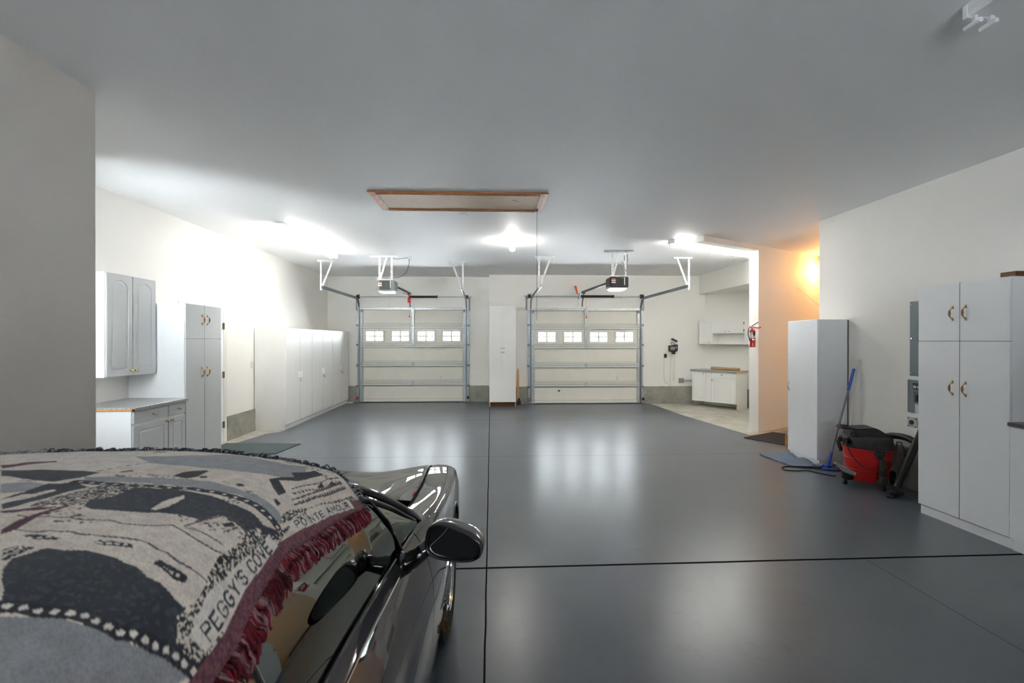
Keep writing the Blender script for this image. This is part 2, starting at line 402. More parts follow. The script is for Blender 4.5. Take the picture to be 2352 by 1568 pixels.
def knob(parent, x, z, y=-.02, m=None, s=1.):
    bm = BM(); M = Matrix.Translation((x, y, z)) @ Matrix.Rotation(PI/2, 4, 'X') @ Matrix.Scale(s, 4)
    lathe(bm, [(0,0),(.009,0),(.009,.002),(.005,.006),(.0045,.014),(.011,.019),(.0135,.024),(.0115,.029),(.005,.032),(0,.0325)], 16, M)
    return obj('knob', bm, m or brass, parent, smooth=1)
def bow_handle(parent, x, z, y=-.02, L=.105):
    bm = BM(); pts = [(x, y-.001, z-L/2), (x, y-.012, z-L*.42), (x, y-.026, z-L*.27), (x, y-.031, z), (x, y-.026, z+L*.27), (x, y-.012, z+L*.42), (x, y-.001, z+L/2)]
    tube(bm, pts, [.006,.0045,.005,.005,.005,.0045,.006], 8)
    for s in (-1, 1): bx(bm, x-.009, x+.009, y-.003, y, z+s*L/2-.013, z+s*L/2+.013, .001)
    h = obj('handle', bm, brass, parent, smooth=1)
    bm = BM(); M = Matrix.Translation((x, y-.031, z))
    lathe(bm, [(0,-.026),(.005,-.026),(.0085,-.012),(.0095,0),(.0085,.012),(.005,.026),(0,.026)], 14, M)
    g = obj('grip', bm, amber, h, smooth=1); g['label'] = 'amber coloured handle grip'
    return h
def carcass(root, w_, d, z0, z1, m, name='body', t=.018, kick=0, kickm=None, y0=0.):
    bm = BM(); bx(bm, 0, w_, y0, d, z0, z1, .001); o = obj(name, bm, m, root)
    return o
def flat_door(root, x0, x1, z0, z1, m, th=.018, g=.0015, name='door'):
    bm = BM(); bx(bm, x0+g, x1-g, -th, -.001, z0+g, z1-g, .0012); return obj(name, bm, m, root)
RL = PI/2      # faces +X
RR = -PI/2     # faces -X
# ---- upper cabinet at left
t = thing('wall_cabinet', 'white wall cabinet with two tall arched raised-panel doors above the grey counter', 'cabinet', (-3.89, 5.165, 1.218), RL)
carcass(t, .745, .305, 0, 1.075, white)
for a, b, k in ((.008, .366, .335), (.376, .738, .405)):
    bm = BM(); raised_door(bm, a, b, .006, 1.068, 0, .019, .062, .062); d = obj('door', bm, doorgrey, t); knob(d, k, .055)
# ---- base cabinet at left
t = thing('base_cabinet', 'white base cabinet under the grey speckled counter beside the tall left cabinet', 'cabinet', (-3.57, 5.075, 0), RL)
bm = BM(); bx(bm, 0, .85, 0, .60, .10, .892, .001); bx(bm, .02, .85, .06, .60, 0, .10); obj('body', bm, white, t)
bm = BM(); raised_door(bm, .015, .535, .115, .745, 0, .019, .06, 0); d = obj('door', bm, doorgrey, t); knob(d, .50, .715)
bm = BM(); raised_door(bm, .55, .845, .115, .745, 0, .019, .06, 0); d = obj('door', bm, doorgrey, t); knob(d, .585, .715)
for a, b in ((.015, .535), (.55, .845)):
    bm = BM(); bx(bm, a, b, -.019, 0, .765, .885, .003); d = obj('drawer', bm, doorgrey, t); knob(d, (a+b)/2+.02, .828)
t = thing('countertop', 'grey speckled countertop with a raw orange end edge on the left base cabinet', 'countertop', (-3.52, 5.06, .893), RL)
bm = BM(); bx(bm, .004, .865, -.005, .675, 0, .038, .004); obj('slab', bm, counterM, t)
bm = BM(); bx(bm, 0, .004, 0, .67, .004, .022); bx(bm, 0, .004, 0, .03, .004, .036); o = obj('end_edge', bm, chip, t); o['label'] = 'raw orange particle board edge'
# ---- tall cabinet at left
def tall_cab(name, label, loc, rz, w_, d, h, split, kick, hx, hz, dm, group=None, kickm=None):
    t = thing(name, label, 'cabinet', loc, rz, group)
    bm = BM(); bx(bm, 0, w_, 0, d, kick, h, .001); bx(bm, .003, w_-.003, .008, d, 0, kick); obj('body', bm, white, t)
    for (a, b), kx in zip(((0, w_/2), (w_/2, w_)), hx):
        for (z0, z1), kz in zip(((kick+.003, split), (split, h)), hz):
            dd = flat_door(t, a, b, z0, z1, dm, g=.002); bow_handle(dd, kx, kz, -.018)
    bm = BM(); bx(bm, w_/2-.001, w_/2+.001, -.0184, -.001, kick, h); bx(bm, 0, w_, -.0186, -.001, split-.0016, split+.0016); bx(bm, 0, w_, -.004, .001, kick-.004, kick+.003); obj('edge_strip', bm, seam, t)
    return t
tall_cab('tall_cabinet', 'tall white cabinet beside the left counter, four flat doors with brass handles', (-3.568, 5.93, 0), RL, .76, .63, 2.03, 1.617, .09, (.325, .435), (1.21, 1.849), doorgrey)
# ---- wardrobes along the left wall
def wardrobe(y0, label, lock, first=False):
    t = thing('wardrobe', label, 'wardrobe', (-3.652, y0, 0), RL, 'white wardrobes along the left wall')
    bm = BM(); bx(bm, 0, 1.28, .0, .535, .085, 1.82, .001); bx(bm, .004, 1.276, .012, .535, 0, .085); obj('body', bm, whiteW, t)
    bm = BM()
    for x in (.64, 1.2785): bx(bm, x-.0015, x+.0015, -.0165, -.001, .09, 1.818)
    bx(bm, 0, 1.28, -.0165, -.001, .086, .09); obj('seam', bm, mat('grey seam', (150,150,146), .8), t)
    for a, b, hx in ((0, .64, .595), (.64, 1.28, .685)):
        d = flat_door(t, a, b, .09, 1.818, whiteW, .016, .0025)
        bm = BM()
        for s in (-1, 1): bx(bm, hx-.006+.018*s, hx+.006+.018*s, -.040, -.016, .945-.06, .945+.06, .003)
        bx(bm, hx-.024, hx+.024, -.040, -.03, .885, .897, .002); bx(bm, hx-.024, hx+.024, -.040, -.03, .993, 1.005, .002)
        obj('handle', bm, whiteW, d)
        if a > 0:
            bm = BM(); cyl(bm, (hx-.01, -.018, .825), (hx-.01, -.026, .825), .011, 14); lk = obj('lock', bm, chrome, d)
            if lock:
                bm = BM(); bx(bm, hx-.012, hx-.008, -.05, -.026, .818, .834); bx(bm, hx-.02, hx+.004, -.052, -.049, .80, .825, .002)
                tube(bm, [(hx-.01+.018*math.cos(q), -.048, .79+.018*math.sin(q)) for q in np.linspace(0, 2*PI, 13)[:-1]], .0015, 5, closed=True); obj('key', bm, galvd, d)
    return t
wardrobe(8.975, 'white two-door wardrobe nearest the tall left cabinet, its lock without a key', False)
wardrobe(10.26, 'middle white wardrobe of the row, a key hanging in its lock', True)
wardrobe(11.545, 'farthest white wardrobe of the row, next to the left garage door', True)
bm = BM(); prism(bm, [(-3.66, 12.7), (-3.55, 12.72), (-3.50, 12.78), (-3.52, 12.84), (-3.64, 12.84)], 0, .03); o = obj('wood_scrap', bm, offwhite); tag(o, 'small pale scrap of board on the floor by the farthest wardrobe', 'board scrap')
# ---- tall narrow cabinet between the garage doors
t = thing('tall_cabinet', 'tall narrow white cabinet standing between the two garage doors', 'cabinet', (-.04, 11.9, 0), 0)
bm = BM(); bx(bm, 0, .635, 0, .5, .115, 2.42, .001); obj('body', bm, whiteW, t)
for x in (.0, .615):
    bm = BM(); bx(bm, x, x+.02, .0, .5, 0, .115); o = obj('foot', bm, chip, t); o['label'] = 'raw brown board foot'
bm = BM(); bx(bm, .02, .615, .09, .11, 0, .115); obj('kick_board', bm, brown, t)
for a, b, k in ((0, .3175, .29), (.3175, .635, .345)):
    for z0, z1, kz in ((.115, 1.36, 1.31), (1.36, 2.42, 1.41)):
        d = flat_door(t, a, b, z0, z1, whiteW, g=.002); knob(d, k, kz, -.018)
# ---- wooden plank leaning beside it
t = thing('wooden_plank', 'narrow brown wooden plank leaning beside the cabinet between the garage doors', 'plank', (.665, 12.28, 0), 0)
bm = BM(); prism(bm, [(-.025, .12), (.035, .12), (.03, .5), (.025, .8), (.02, .88), (-.005, .9), (-.02, .84), (-.03, .5)], 0, .022, 'y', Matrix.Rotation(-.12, 4, 'X')); obj('board', bm, chip, t)
bm = BM(); bx(bm, -.03, .07, -.02, .05, 0, .10, .006); bx(bm, 0, .05, -.01, .04, .1, .16, .004); obj('foot_block', bm, black, t)
# ---- nook base cabinet (stands at an angle)
a = math.atan2(-.81, .58)
t = thing('base_cabinet', 'loose white base cabinet with a worktop standing in the far right nook', 'cabinet', (4.94, 12.0, 0), a)
bm = BM(); bx(bm, 0, 1.10, 0, .53, .125, .855, .001); bx(bm, 1.082, 1.10, .06, .53, 0, .125); bx(bm, .0, .018, .06, .53, 0, .125); bx(bm, .02, 1.08, .46, .48, 0, .125); obj('body', bm, whiteW, t)
for x in (.0, 1.08):
    bm = BM(); bx(bm, x+.001, x+.017, .055, .06, 0, .125); o = obj('foot', bm, chip, t); o['label'] = 'raw brown board foot edge'
bm = BM(); raised_door(bm, .005, .36, .13, .85, 0, .019, .055, .05); d = obj('door', bm, whiteW, t); knob(d, .325, .80)
bm = BM(); bx(bm, .37, .50, -.012, 0, .13, .85, .002); obj('filler_panel', bm, whiteW, t)
bm = BM(); raised_door(bm, .51, 1.08, .13, .70, 0, .019, .06, 0); d = obj('door', bm, whiteW, t); knob(d, .54, .655)
bm = BM(); bx(bm, .51, 1.08, -.018, 0, .715, .85, .003); d = obj('drawer', bm, whiteW, t); knob(d, .78, .785)
t = thing('countertop', 'loose worktop with a raw wood end on the far right base cabinet', 'countertop', (4.94, 12.0, .857), a)
bm = BM(); bx(bm, -.03, 1.12, -.05, .54, 0, .028, .003); bx(bm, -.03, 1.12, -.05, -.03, -.012, .03, .003); obj('slab', bm, mat('pale grey laminate', (186,186,182), .3), t)
bm = BM(); bx(bm, 1.12, 1.125, -.05, .54, -.004, .028); o = obj('end_edge', bm, chip, t); o['label'] = 'raw tan board edge'
t = thing('cardboard_tube', 'tan cardboard tube lying on the worktop in the nook', 'cardboard tube', (4.94, 12.0, .92), a)
bm = BM(); n = 20; M = Matrix.Translation((.33, .30, .0)) @ Matrix.Rotation(PI/2, 4, 'Y')
lathe(bm, [(.034, 0), (.034, .70), (.029, .70), (.029, 0), (.034, 0)], n, M); o = obj('tube', bm, mat('kraft cardboard', (178,150,108), .7), t, smooth=1)
# ---- nook upper cabinets
t = thing('wall_cabinet', 'white wall cabinets with an open shelf gap hung in the nook', 'cabinet', (5.215, 12.24, 1.50), a)
bm = BM(); bx(bm, 0, .36, 0, .31, 0, .58, .001); bx(bm, .36, 1.15, 0, .31, .26, .58, .001); bx(bm, .36, 1.15, .29, .31, 0, .26); bx(bm, 1.15, 1.75, 0, .31, 0, .58, .001); bx(bm, .36, 1.15, 0, .31, 0, .012); obj('body', bm, whiteW, t)
bm = BM(); raised_door(bm, .01, .33, .015, .565, 0, .018, .03, 0); d = obj('door', bm, whiteW, t); knob(d, .29, .05, s=.8)
for a_, b_, k in ((.375, .755, .70), (.76, 1.135, .80)):
    d = flat_door(t, a_, b_, .268, .572, whiteW); knob(d, k, .31, s=.8)
for z in (.33, .50):
    bm = BM(); bx(bm, 1.138, 1.155, -.021, -.016, z-.03, z+.03); obj('hinge', bm, brown, t)
flat_door(t, 1.17, 1.74, .015, .565, whiteW)
# ---- tall box cabinet at the corner of the right wall
t = thing('utility_cabinet', 'plain white one-door cabinet standing at the corner beside the mop', 'cabinet', (4.14, 6.73, 0), RR)
bm = BM(); bx(bm, .0, .62, .0, .375, .075, 1.863, .001); bx(bm, .003, .617, .012, .375, 0, .075); obj('body', bm, white, t)
bm = BM(); bx(bm, .0, .62, .376, .386, .02, 1.86); o = obj('back_panel', bm, brown, t)
d = flat_door(t, 0, .62, .08, 1.86, white, .018)
bm = BM(); tube(bm, [(.04, -.018, .91), (.04, -.035, .93), (.04, -.042, .97), (.04, -.035, 1.01), (.04, -.018, 1.03)], .005, 8); obj('handle', bm, chrome, d, smooth=1)
# ---- tall cabinet at right
t = tall_cab('tall_cabinet', 'tall white cabinet by the electrical panels, brass handles on its four flat doors', (3.98, 4.445, 0), RR, .815, .545, 2.09, 1.592, .085, (.345, .462), (1.19, 1.83), white)
bm = BM(); bx(bm, 4.02, 4.50, 3.64, 3.76, 2.092, 2.132, .003); o = obj('wood_board', bm, brown); tag(o, 'dark brown board lying on top of the tall right cabinet', 'board')
t = thing('base_cabinet', 'white base cabinet at the right edge of the photo', 'cabinet', (3.97, 3.622, 0), RR)
bm = BM(); bx(bm, 0, 1.2, 0, .55, .085, .945, .001); bx(bm, .003, 1.2, .008, .55, 0, .085); obj('body', bm, white, t)
flat_door(t, 0, .6, .09, .94, white); flat_door(t, .6, 1.2, .09, .94, white)
t = tag(obj('countertop', (lambda b: (bx(b, 3.93, 4.52, 2.4, 3.622, .947, .975, .004), b)[1])(BM()), mat('dark laminate', (70,66,66), .4)), 'dark thin countertop on the base cabinet at the right edge', 'countertop')
# ================================================================ GARAGE DOORS
def garage_door(label, x0, x1, y, h, tagx, lock=None):
    t = thing('garage_door', label, 'garage door', ((x0+x1)/2, y, 0), 0, 'sectional garage doors in the back wall')
    W = (x1-x0)/2; sh = h/5
    for k in range(5):
        z0 = .012+k*sh; z1 = z0+sh-.006
        bm = BM()
        if k != 3:
            bx(bm, -W, W, -.02, .01, z0, z1)
            for s, (a, b) in enumerate(((z0, z0+.045), (z1-.045, z1))): bx(bm, -W, W, -.045, -.02, a, b, .003)
            for a, b in ((z0+.045, z0+.05), ):
                pass
            # rolled frame round the inner skin
            for a, b in ((-W+.085, -.0), (0, W-.085)):
                pass
            pass
            s_ = obj('section', bm, cream, t)
            bm = BM()
            for z in (z0+.078, z1-.078): bx(bm, -W+.088, W-.088, -.0225, -.0195, z-.0028, z+.0028)
            for a in (-W+.090, W-.094): bx(bm, a, a+.004, -.0225, -.0195, z0+.078, z1-.078)
            obj('recess_shade', bm, mat('painted groove shade', (158,152,132), .7), s_)  # shade of the pressed recess, drawn as darker coloured strips
        else:
            cs = [-.985+W*0, -.328, .328, .985]; hw, hz = .225, .128; zc_ = (z0+z1)/2-.01
            bx(bm, -W, W, -.02, .01, z0, zc_-hz); bx(bm, -W, W, -.02, .01, zc_+hz, z1)
            xs = [-W] + [v for c_ in cs for v in (c_-hw, c_+hw)] + [W]
            for a, b in zip(xs[::2], xs[1::2]): bx(bm, a, b, -.02, .01, zc_-hz, zc_+hz)
            bx(bm, -W, W, -.045, -.02, z0, z0+.045, .003); bx(bm, -W, W, -.045, -.02, z1-.045, z1, .003)
            for a, b in zip(xs[2:-2:2], xs[3:-2:2]):
                m_ = (a+b)/2
                if abs(m_) > .1:
                    for q in (-.07, .066): bx(bm, m_+q, m_+q+.005, -.027, -.02, zc_-.12, zc_+.12)
                    bx(bm, m_-.07, m_+.07, -.027, -.02, zc_-.125, zc_-.12)
            s_ = obj('section', bm, cream, t)
            for c_ in cs:
                bm = BM()
                for a, b, e, f in ((c_-hw-.03, c_-hw+.015, zc_-hz-.03, zc_+hz+.03), (c_+hw-.015, c_+hw+.03, zc_-hz-.03, zc_+hz+.03)): bx(bm, a, b, -.038, -.01, e, f, .003)
                for e, f in ((zc_-hz-.03, zc_-hz+.015), (zc_+hz-.015, zc_+hz+.03)): bx(bm, c_-hw+.015, c_+hw-.015, -.038, -.01, e, f, .003)
                bx(bm, c_-.018, c_+.018, -.022, .008, zc_-hz, zc_+hz); bx(bm, c_-hw, c_+hw, -.020, .006, zc_-.016, zc_+.016)
                obj('window_frame', bm, offwhite, s_)
                bm = BM(); bx(bm, c_-hw, c_+hw, -.003, .001, zc_-hz, zc_+hz); obj('window_pane', bm, paneM, s_)
        for s in (-1, 1):
            bm = BM(); bx(bm, s*W-(.085 if s > 0 else -.0), s*W+(.0 if s > 0 else .085), -.05, -.018, z0+.046, z1-.046, .003); obj('end_stile', bm, galv, t)
        if k >= 3:
            bm = BM(); bx(bm, -.03, .03, -.058, -.02, z0+.03, z1-.02, .003)
            for z in (z0+.1, z0+.2, z0+.3): cyl(bm, (0, -.06, z), (0, -.056, z), .007, 8)
            obj('centre_stile', bm, galv, t)
        if k < 4:      # joint: galvanised stiffener lips and hinges
            zj = z1+.003
            bm = BM()
            bx(bm, -W+.02, W-.02, -.056, -.045, zj-.052, zj-.044, .001); bx(bm, -W+.02, W-.02, -.056, -.045, zj+.040, zj+.048, .001)
            bx(bm, -W+.02, W-.02, -.049, -.0445, zj-.044, zj+.040); obj('stiffener', bm, mat('pale door rail', (222,224,218), .42, .15), t)
            bm = BM(); bx(bm, -W+.02, W-.02, -.0515, -.049, zj-.003, zj+.003); bx(bm, -W+.02, W-.02, -.0565, -.054, zj-.056, zj-.0505); bx(bm, -W+.02, W-.02, -.0565, -.050, zj+.0485, zj+.053); obj('joint_lip_shade', bm, mat('joint and lip shade', (92,94,92), .8), t)  # dark joint line; the strips beside the lips are painted shade
            for c_ in (-W+.045, 0, W-.045):
                bm = BM(); bx(bm, c_-.035, c_+.035, -.064, -.050, zj-.038, zj-.008, .002); bx(bm, c_-.035, c_+.035, -.064, -.050, zj+.008, zj+.038, .002)
                cyl(bm, (c_-.04, -.064, zj), (c_+.04, -.064, zj), .008, 10); obj('hinge', bm, galv, t)
    bm = BM(); bx(bm, -W+.02, W-.02, -.065, -.045, h-.055, h-.045, .001); bx(bm, -W+.02, W-.02, -.065, -.045, h-.008, h+.0, .001); bx(bm, -W+.02, W-.02, -.050, -.045, h-.045, h-.008)
    obj('top_strut', bm, galv, t)
    for s in (-1, 1):
        bm = BM(); bx(bm, s*(W-.05)-.05, s*(W-.05)+.05, -.075, -.045, h-.08, h-.06, .002); bx(bm, s*(W-.05)-.02, s*(W-.05)+.02, -.09, -.045, h-.12, h-.05, .002); obj('top_bracket', bm, galvd, t)
        bm = BM(); bx(bm, s*(W-.05)-.045, s*(W-.05)+.045, -.065, -.045, .015, .10, .003); obj('bottom_bracket', bm, galv, t)
    bm = BM(); bx(bm, -W, W, -.05, .01, .0, .014, .004); o = obj('bottom_seal', bm, rubber, t)
    bm = BM(); bx(bm, -W, W, -.056, -.044, .014, .034, .001); obj('bottom_rail', bm, galv, t)
    bm = BM(); bx(bm, tagx-.03, tagx+.03, -.0225, -.0202, .585, .685); o = obj('sticker', bm, paper, t)
    if lock:
        bm = BM(); cyl(bm, (lock, -.05, .33), (lock, -.02, .33), .022, 16); obj('lock', bm, blackd, t)
    for s in (-1, 1):
        bm = BM(); tube(bm, [(s*(W-.012), -.075, .06), (s*(W-.008), -.08, 1.4), (s*(W-.0), -.082, 2.66)], .0022, 5); obj('lift_cable', bm, galv, t)
    # operator arm from the top section to the rail
    bm = BM(); bx(bm, -.045, .045, -.09, -.045, h-.14, h-.02, .003); bx(bm, -.008, .012, -.11, -.06, h-.1, h+.02, .001); obj('arm_bracket', bm, galv, t)
    return t
def track(label, x, y, side, xe, h, zt=2.66, ye=2.9):
    """vertical and horizontal roller track with its ceiling hanger; side=+1 the right side of a door"""
    t = thing('roller_track', label, 'door track', (x, y, 0), 0, 'garage door roller tracks')
    r = .30; path = [(0, -.055, 0), (0, -.055, .8), (0, -.055, 1.6), (0, -.055, zt-r)]
    for q in np.linspace(0, PI/2, 8)[1:]: path.append((0, -.055-r*(1-math.cos(q)), zt-r+r*math.sin(q)))
    path.append((xe*.5, -.055-ye*.55, zt+.01)); path.append((xe, -.055-ye, zt+.02))
    bm = BM()
    # C-shaped section swept along the path
    sec = [(-.006, .027), (.0, .030), (.022*1, .030), (.022, .022), (.006, .022), (.006, -.022), (.022, -.022), (.022, -.030), (.0, -.030), (-.006, -.027)]
    rings = []
    for i, p in enumerate(path):
        a_ = Vector(path[max(i-1, 0)]); b_ = Vector(path[min(i+1, len(path)-1)]); d = (b_-a_).normalized(); nrm = d.cross(Vector((1,0,0))).normalized()
        rings.append([bm.verts.new(Vector(p)+Vector((-side*u_, 0, 0))+nrm*v_) for u_, v_ in sec])
    for A_, B_ in zip(rings, rings[1:]):
        for j in range(len(sec)): bm.faces.new((A_[j], A_[(j+1) % len(sec)], B_[(j+1) % len(sec)], B_[j]))
    bm.faces.new(rings[0]); bm.faces.new(rings[-1])
    obj('rail', bm, galvd, t)
    bm = BM(); bx(bm, side*.012, side*.055, -.03, -.001, .02, zt-.30, .001); bx(bm, side*.006, side*.012, -.08, -.001, .02, zt-.30, .0005); obj('jamb_angle', bm, galv, t)
    for z in (.42, .95, 1.48, 1.98):
        bm = BM(); bx(bm, side*.0, side*.075, -.035, -.012, z-.025, z+.025, .002); cyl(bm, (side*.05, -.045, z), (side*.05, -.03, z), .009, 8); obj('jamb_bracket', bm, galvd, t)
    for k in range(1, 6):
        z = .012+k*h/5 if k < 5 else h-.07
        bm = BM(); cyl(bm, (-side*.09, -.058, z), (side*.002, -.058, z), .006, 8); cyl(bm, (-side*.002, -.058, z), (side*.01, -.058, z), .021, 14); obj('roller', bm, galvd, t)
    # hanger
    zt2 = zt+.03; yh = -.055-ye+.04
    sg = 1 if side < 0 else -1
    def strap(bm, p, q, w_=.034):
        p = Vector(p); q = Vector(q); d = (q-p); L_ = d.length; d.normalize(); s_ = d.cross(Vector((0,1,0))).normalized()*w_/2; th = Vector((0,.0025,0))
        n = int(L_/.05); holes = []
        for i in range(n):
            a_ = p+d*L_*i/n; b_ = p+d*L_*(i+.58)/n; c_ = p+d*L_*(i+1)/n
            def q4(u, v, s0, s1):
                vs = [bm.verts.new(u+s_*s0), bm.verts.new(u+s_*s1), bm.verts.new(v+s_*s1), bm.verts.new(v+s_*s0)]; ws = [bm.verts.new(v_.co+th) for v_ in vs]
                bm.faces.new(vs); bm.faces.new(ws[::-1])
                for k_ in range(4): bm.faces.new((vs[k_], ws[k_], ws[(k_+1) % 4], vs[(k_+1) % 4]))
            q4(a_, c_, -1, -.3); q4(a_, c_, .3, 1); q4(a_, b_, -.3, .3)
    globals()['strap'] = strap
    bm = BM(); strap(bm, (xe+side*.03, yh, zt-.04), (xe+side*.03, yh, H-.03)); bx(bm, xe+side*.03-.002-.016*sg*-1*0, xe+side*.03+.002, yh, yh+.03, zt-.04, H-.03); hg = obj('hanger_strap', bm, galvw, t)
    bm = BM(); strap(bm, (xe+side*.03, yh+.004, zt-.03), (xe-side*.20, yh+.004, H-.03)); obj('hanger_brace', bm, galvw, t)
    bm = BM(); x0, x1 = sorted((xe+side*.10, xe-side*.27)); bx(bm, x0, x1, yh, yh+.034, H-.003, H); strap(bm, (x0, yh, H-.018), (x1, yh, H-.018)); obj('ceiling_angle', bm, galvw, t)
    return t
def torsion(label, x0, x1, y, z, xc, spring_len):
    t = thing('torsion_spring', label, 'door spring', (xc, y, z), 0, 'torsion spring shafts above the garage doors')
    bm = BM(); cyl(bm, (x0-.12-xc, -.10, 0), (x1+.12-xc, -.10, 0), .0127, 12); obj('shaft', bm, galv, t, smooth=1)
    for s, xx in ((-1, x0), (1, x1)):
        bm = BM(); M = Matrix.Translation((xx-xc, -.10, 0)) @ Matrix.Rotation(PI/2, 4, 'Y')
        lathe(bm, [(.0127,-.035),(.03,-.035),(.058,-.03),(.058,-.02),(.045,-.018),(.043,.018),(.058,.022),(.058,.03),(.02,.032),(.0127,.034)], 20, M); obj('cable_drum', bm, blackd, t, smooth=1)
        bm = BM(); bx(bm, xx-xc+s*.045, xx-xc+s*.052, -.13, 0, -.07, .03, .001); bx(bm, xx-xc+s*.045, xx-xc+s*.085, -.01, 0, -.35, .0, .001); obj('bearing_bracket', bm, galvd, t)
    bm = BM(); prof_ = []; n = int(spring_len/.014)
    tube(bm, [(.02, -.10, 0), (.02+spring_len*.5, -.10, -.0), (.02+spring_len, -.10, 0)], .026, 14)
    pts = []; R_ = .027
    for i in range(n*8+1): q = 2*PI*i/8; pts.append((.02+spring_len*i/(n*8), -.10+R_*math.cos(q), R_*math.sin(q)))
    tube(bm, pts, .0048, 5); obj('spring', bm, blackd, t, smooth=1)
    for xx in (-.0, .02+spring_len):
        bm = BM(); cyl(bm, (xx-.015, -.10, 0), (xx+.015, -.10, 0), .036, 16); obj('spring_cone', bm, mat('rusty iron', (96,64,52), .6, .4) if xx > 0 else blackd, t, smooth=1)
    bm = BM(); bx(bm, -.075, -.045, -.115, -.005, -.05, .04, .002); bx(bm, -.085, -.035, -.012, 0, -.27, .09, .002); obj('centre_bracket', bm, galvw if xc < 0 else galv, t)
    return t
garage_door('left sectional garage door with four small windows, behind the wardrobes', D1[0], D1[1], YA-.012, D1[3], .70)
garage_door('right sectional garage door with four small windows, between tall cabinet and nook', D2[0], D2[1], YB-.012, D2[3], .80, -.68)
track('steel roller track at the left side of the left garage door', D1[0]-.012, YA-.012, -1, -.06, D1[3], ye=2.62)
track('steel roller track at the right side of the left garage door', D1[1]+.012, YA-.012, 1, .02, D1[3], ye=2.62)
track('steel roller track at the left side of the right garage door', D2[0]-.012, YB-.012, -1, -.02, D2[3], 2.64, 2.80)
track('steel roller track at the right side of the right garage door', D2[1]+.012, YB-.012, 1, .08, D2[3], 2.64, 2.80)
torsion('shaft and black torsion spring above the left garage door', D1[0]-.02, D1[1]+.02, YA, 2.715, -2.07, .66)
torsion('shaft and black torsion spring above the right garage door', D2[0]-.04, D2[1]+.02, YB, 2.70, 2.27, .78)
for x, y, lb in ((D1[0]-.05, YA, 'black safety sensor with red light at left foot of the left garage door'), (D1[1]+.05, YA, 'small black safety sensor at the right foot of the left garage door'), (D2[0]-.05, YB, 'black safety sensor with red light at left foot of the right garage door'), (D2[1]+.05, YB, 'small black safety sensor at the right foot of the right garage door')):
    t = thing('safety_sensor', lb, 'sensor', (x, y-.13, .12), 0, 'door safety sensors')
    bm = BM(); bx(bm, -.022, .022, -.025, .025, -.03, .035, .005); bx(bm, -.004, .004, .02, .128, -.02, .0); obj('housing', bm, black, t)
    bm = BM(); cyl(bm, (0, -.030, .005), (0, -.024, .005), .010, 12); obj('light', bm, ledM if 'left foot' in lb else mat('unlit lens', (20,22,20), .3), t)
    bm = BM(); tube(bm, [(-.02, .03, .02), (-.035, .10, .1), (-.03, .098, .2), (-.02, .098, .29)], .002, 5); obj('wire', bm, galvd, t)
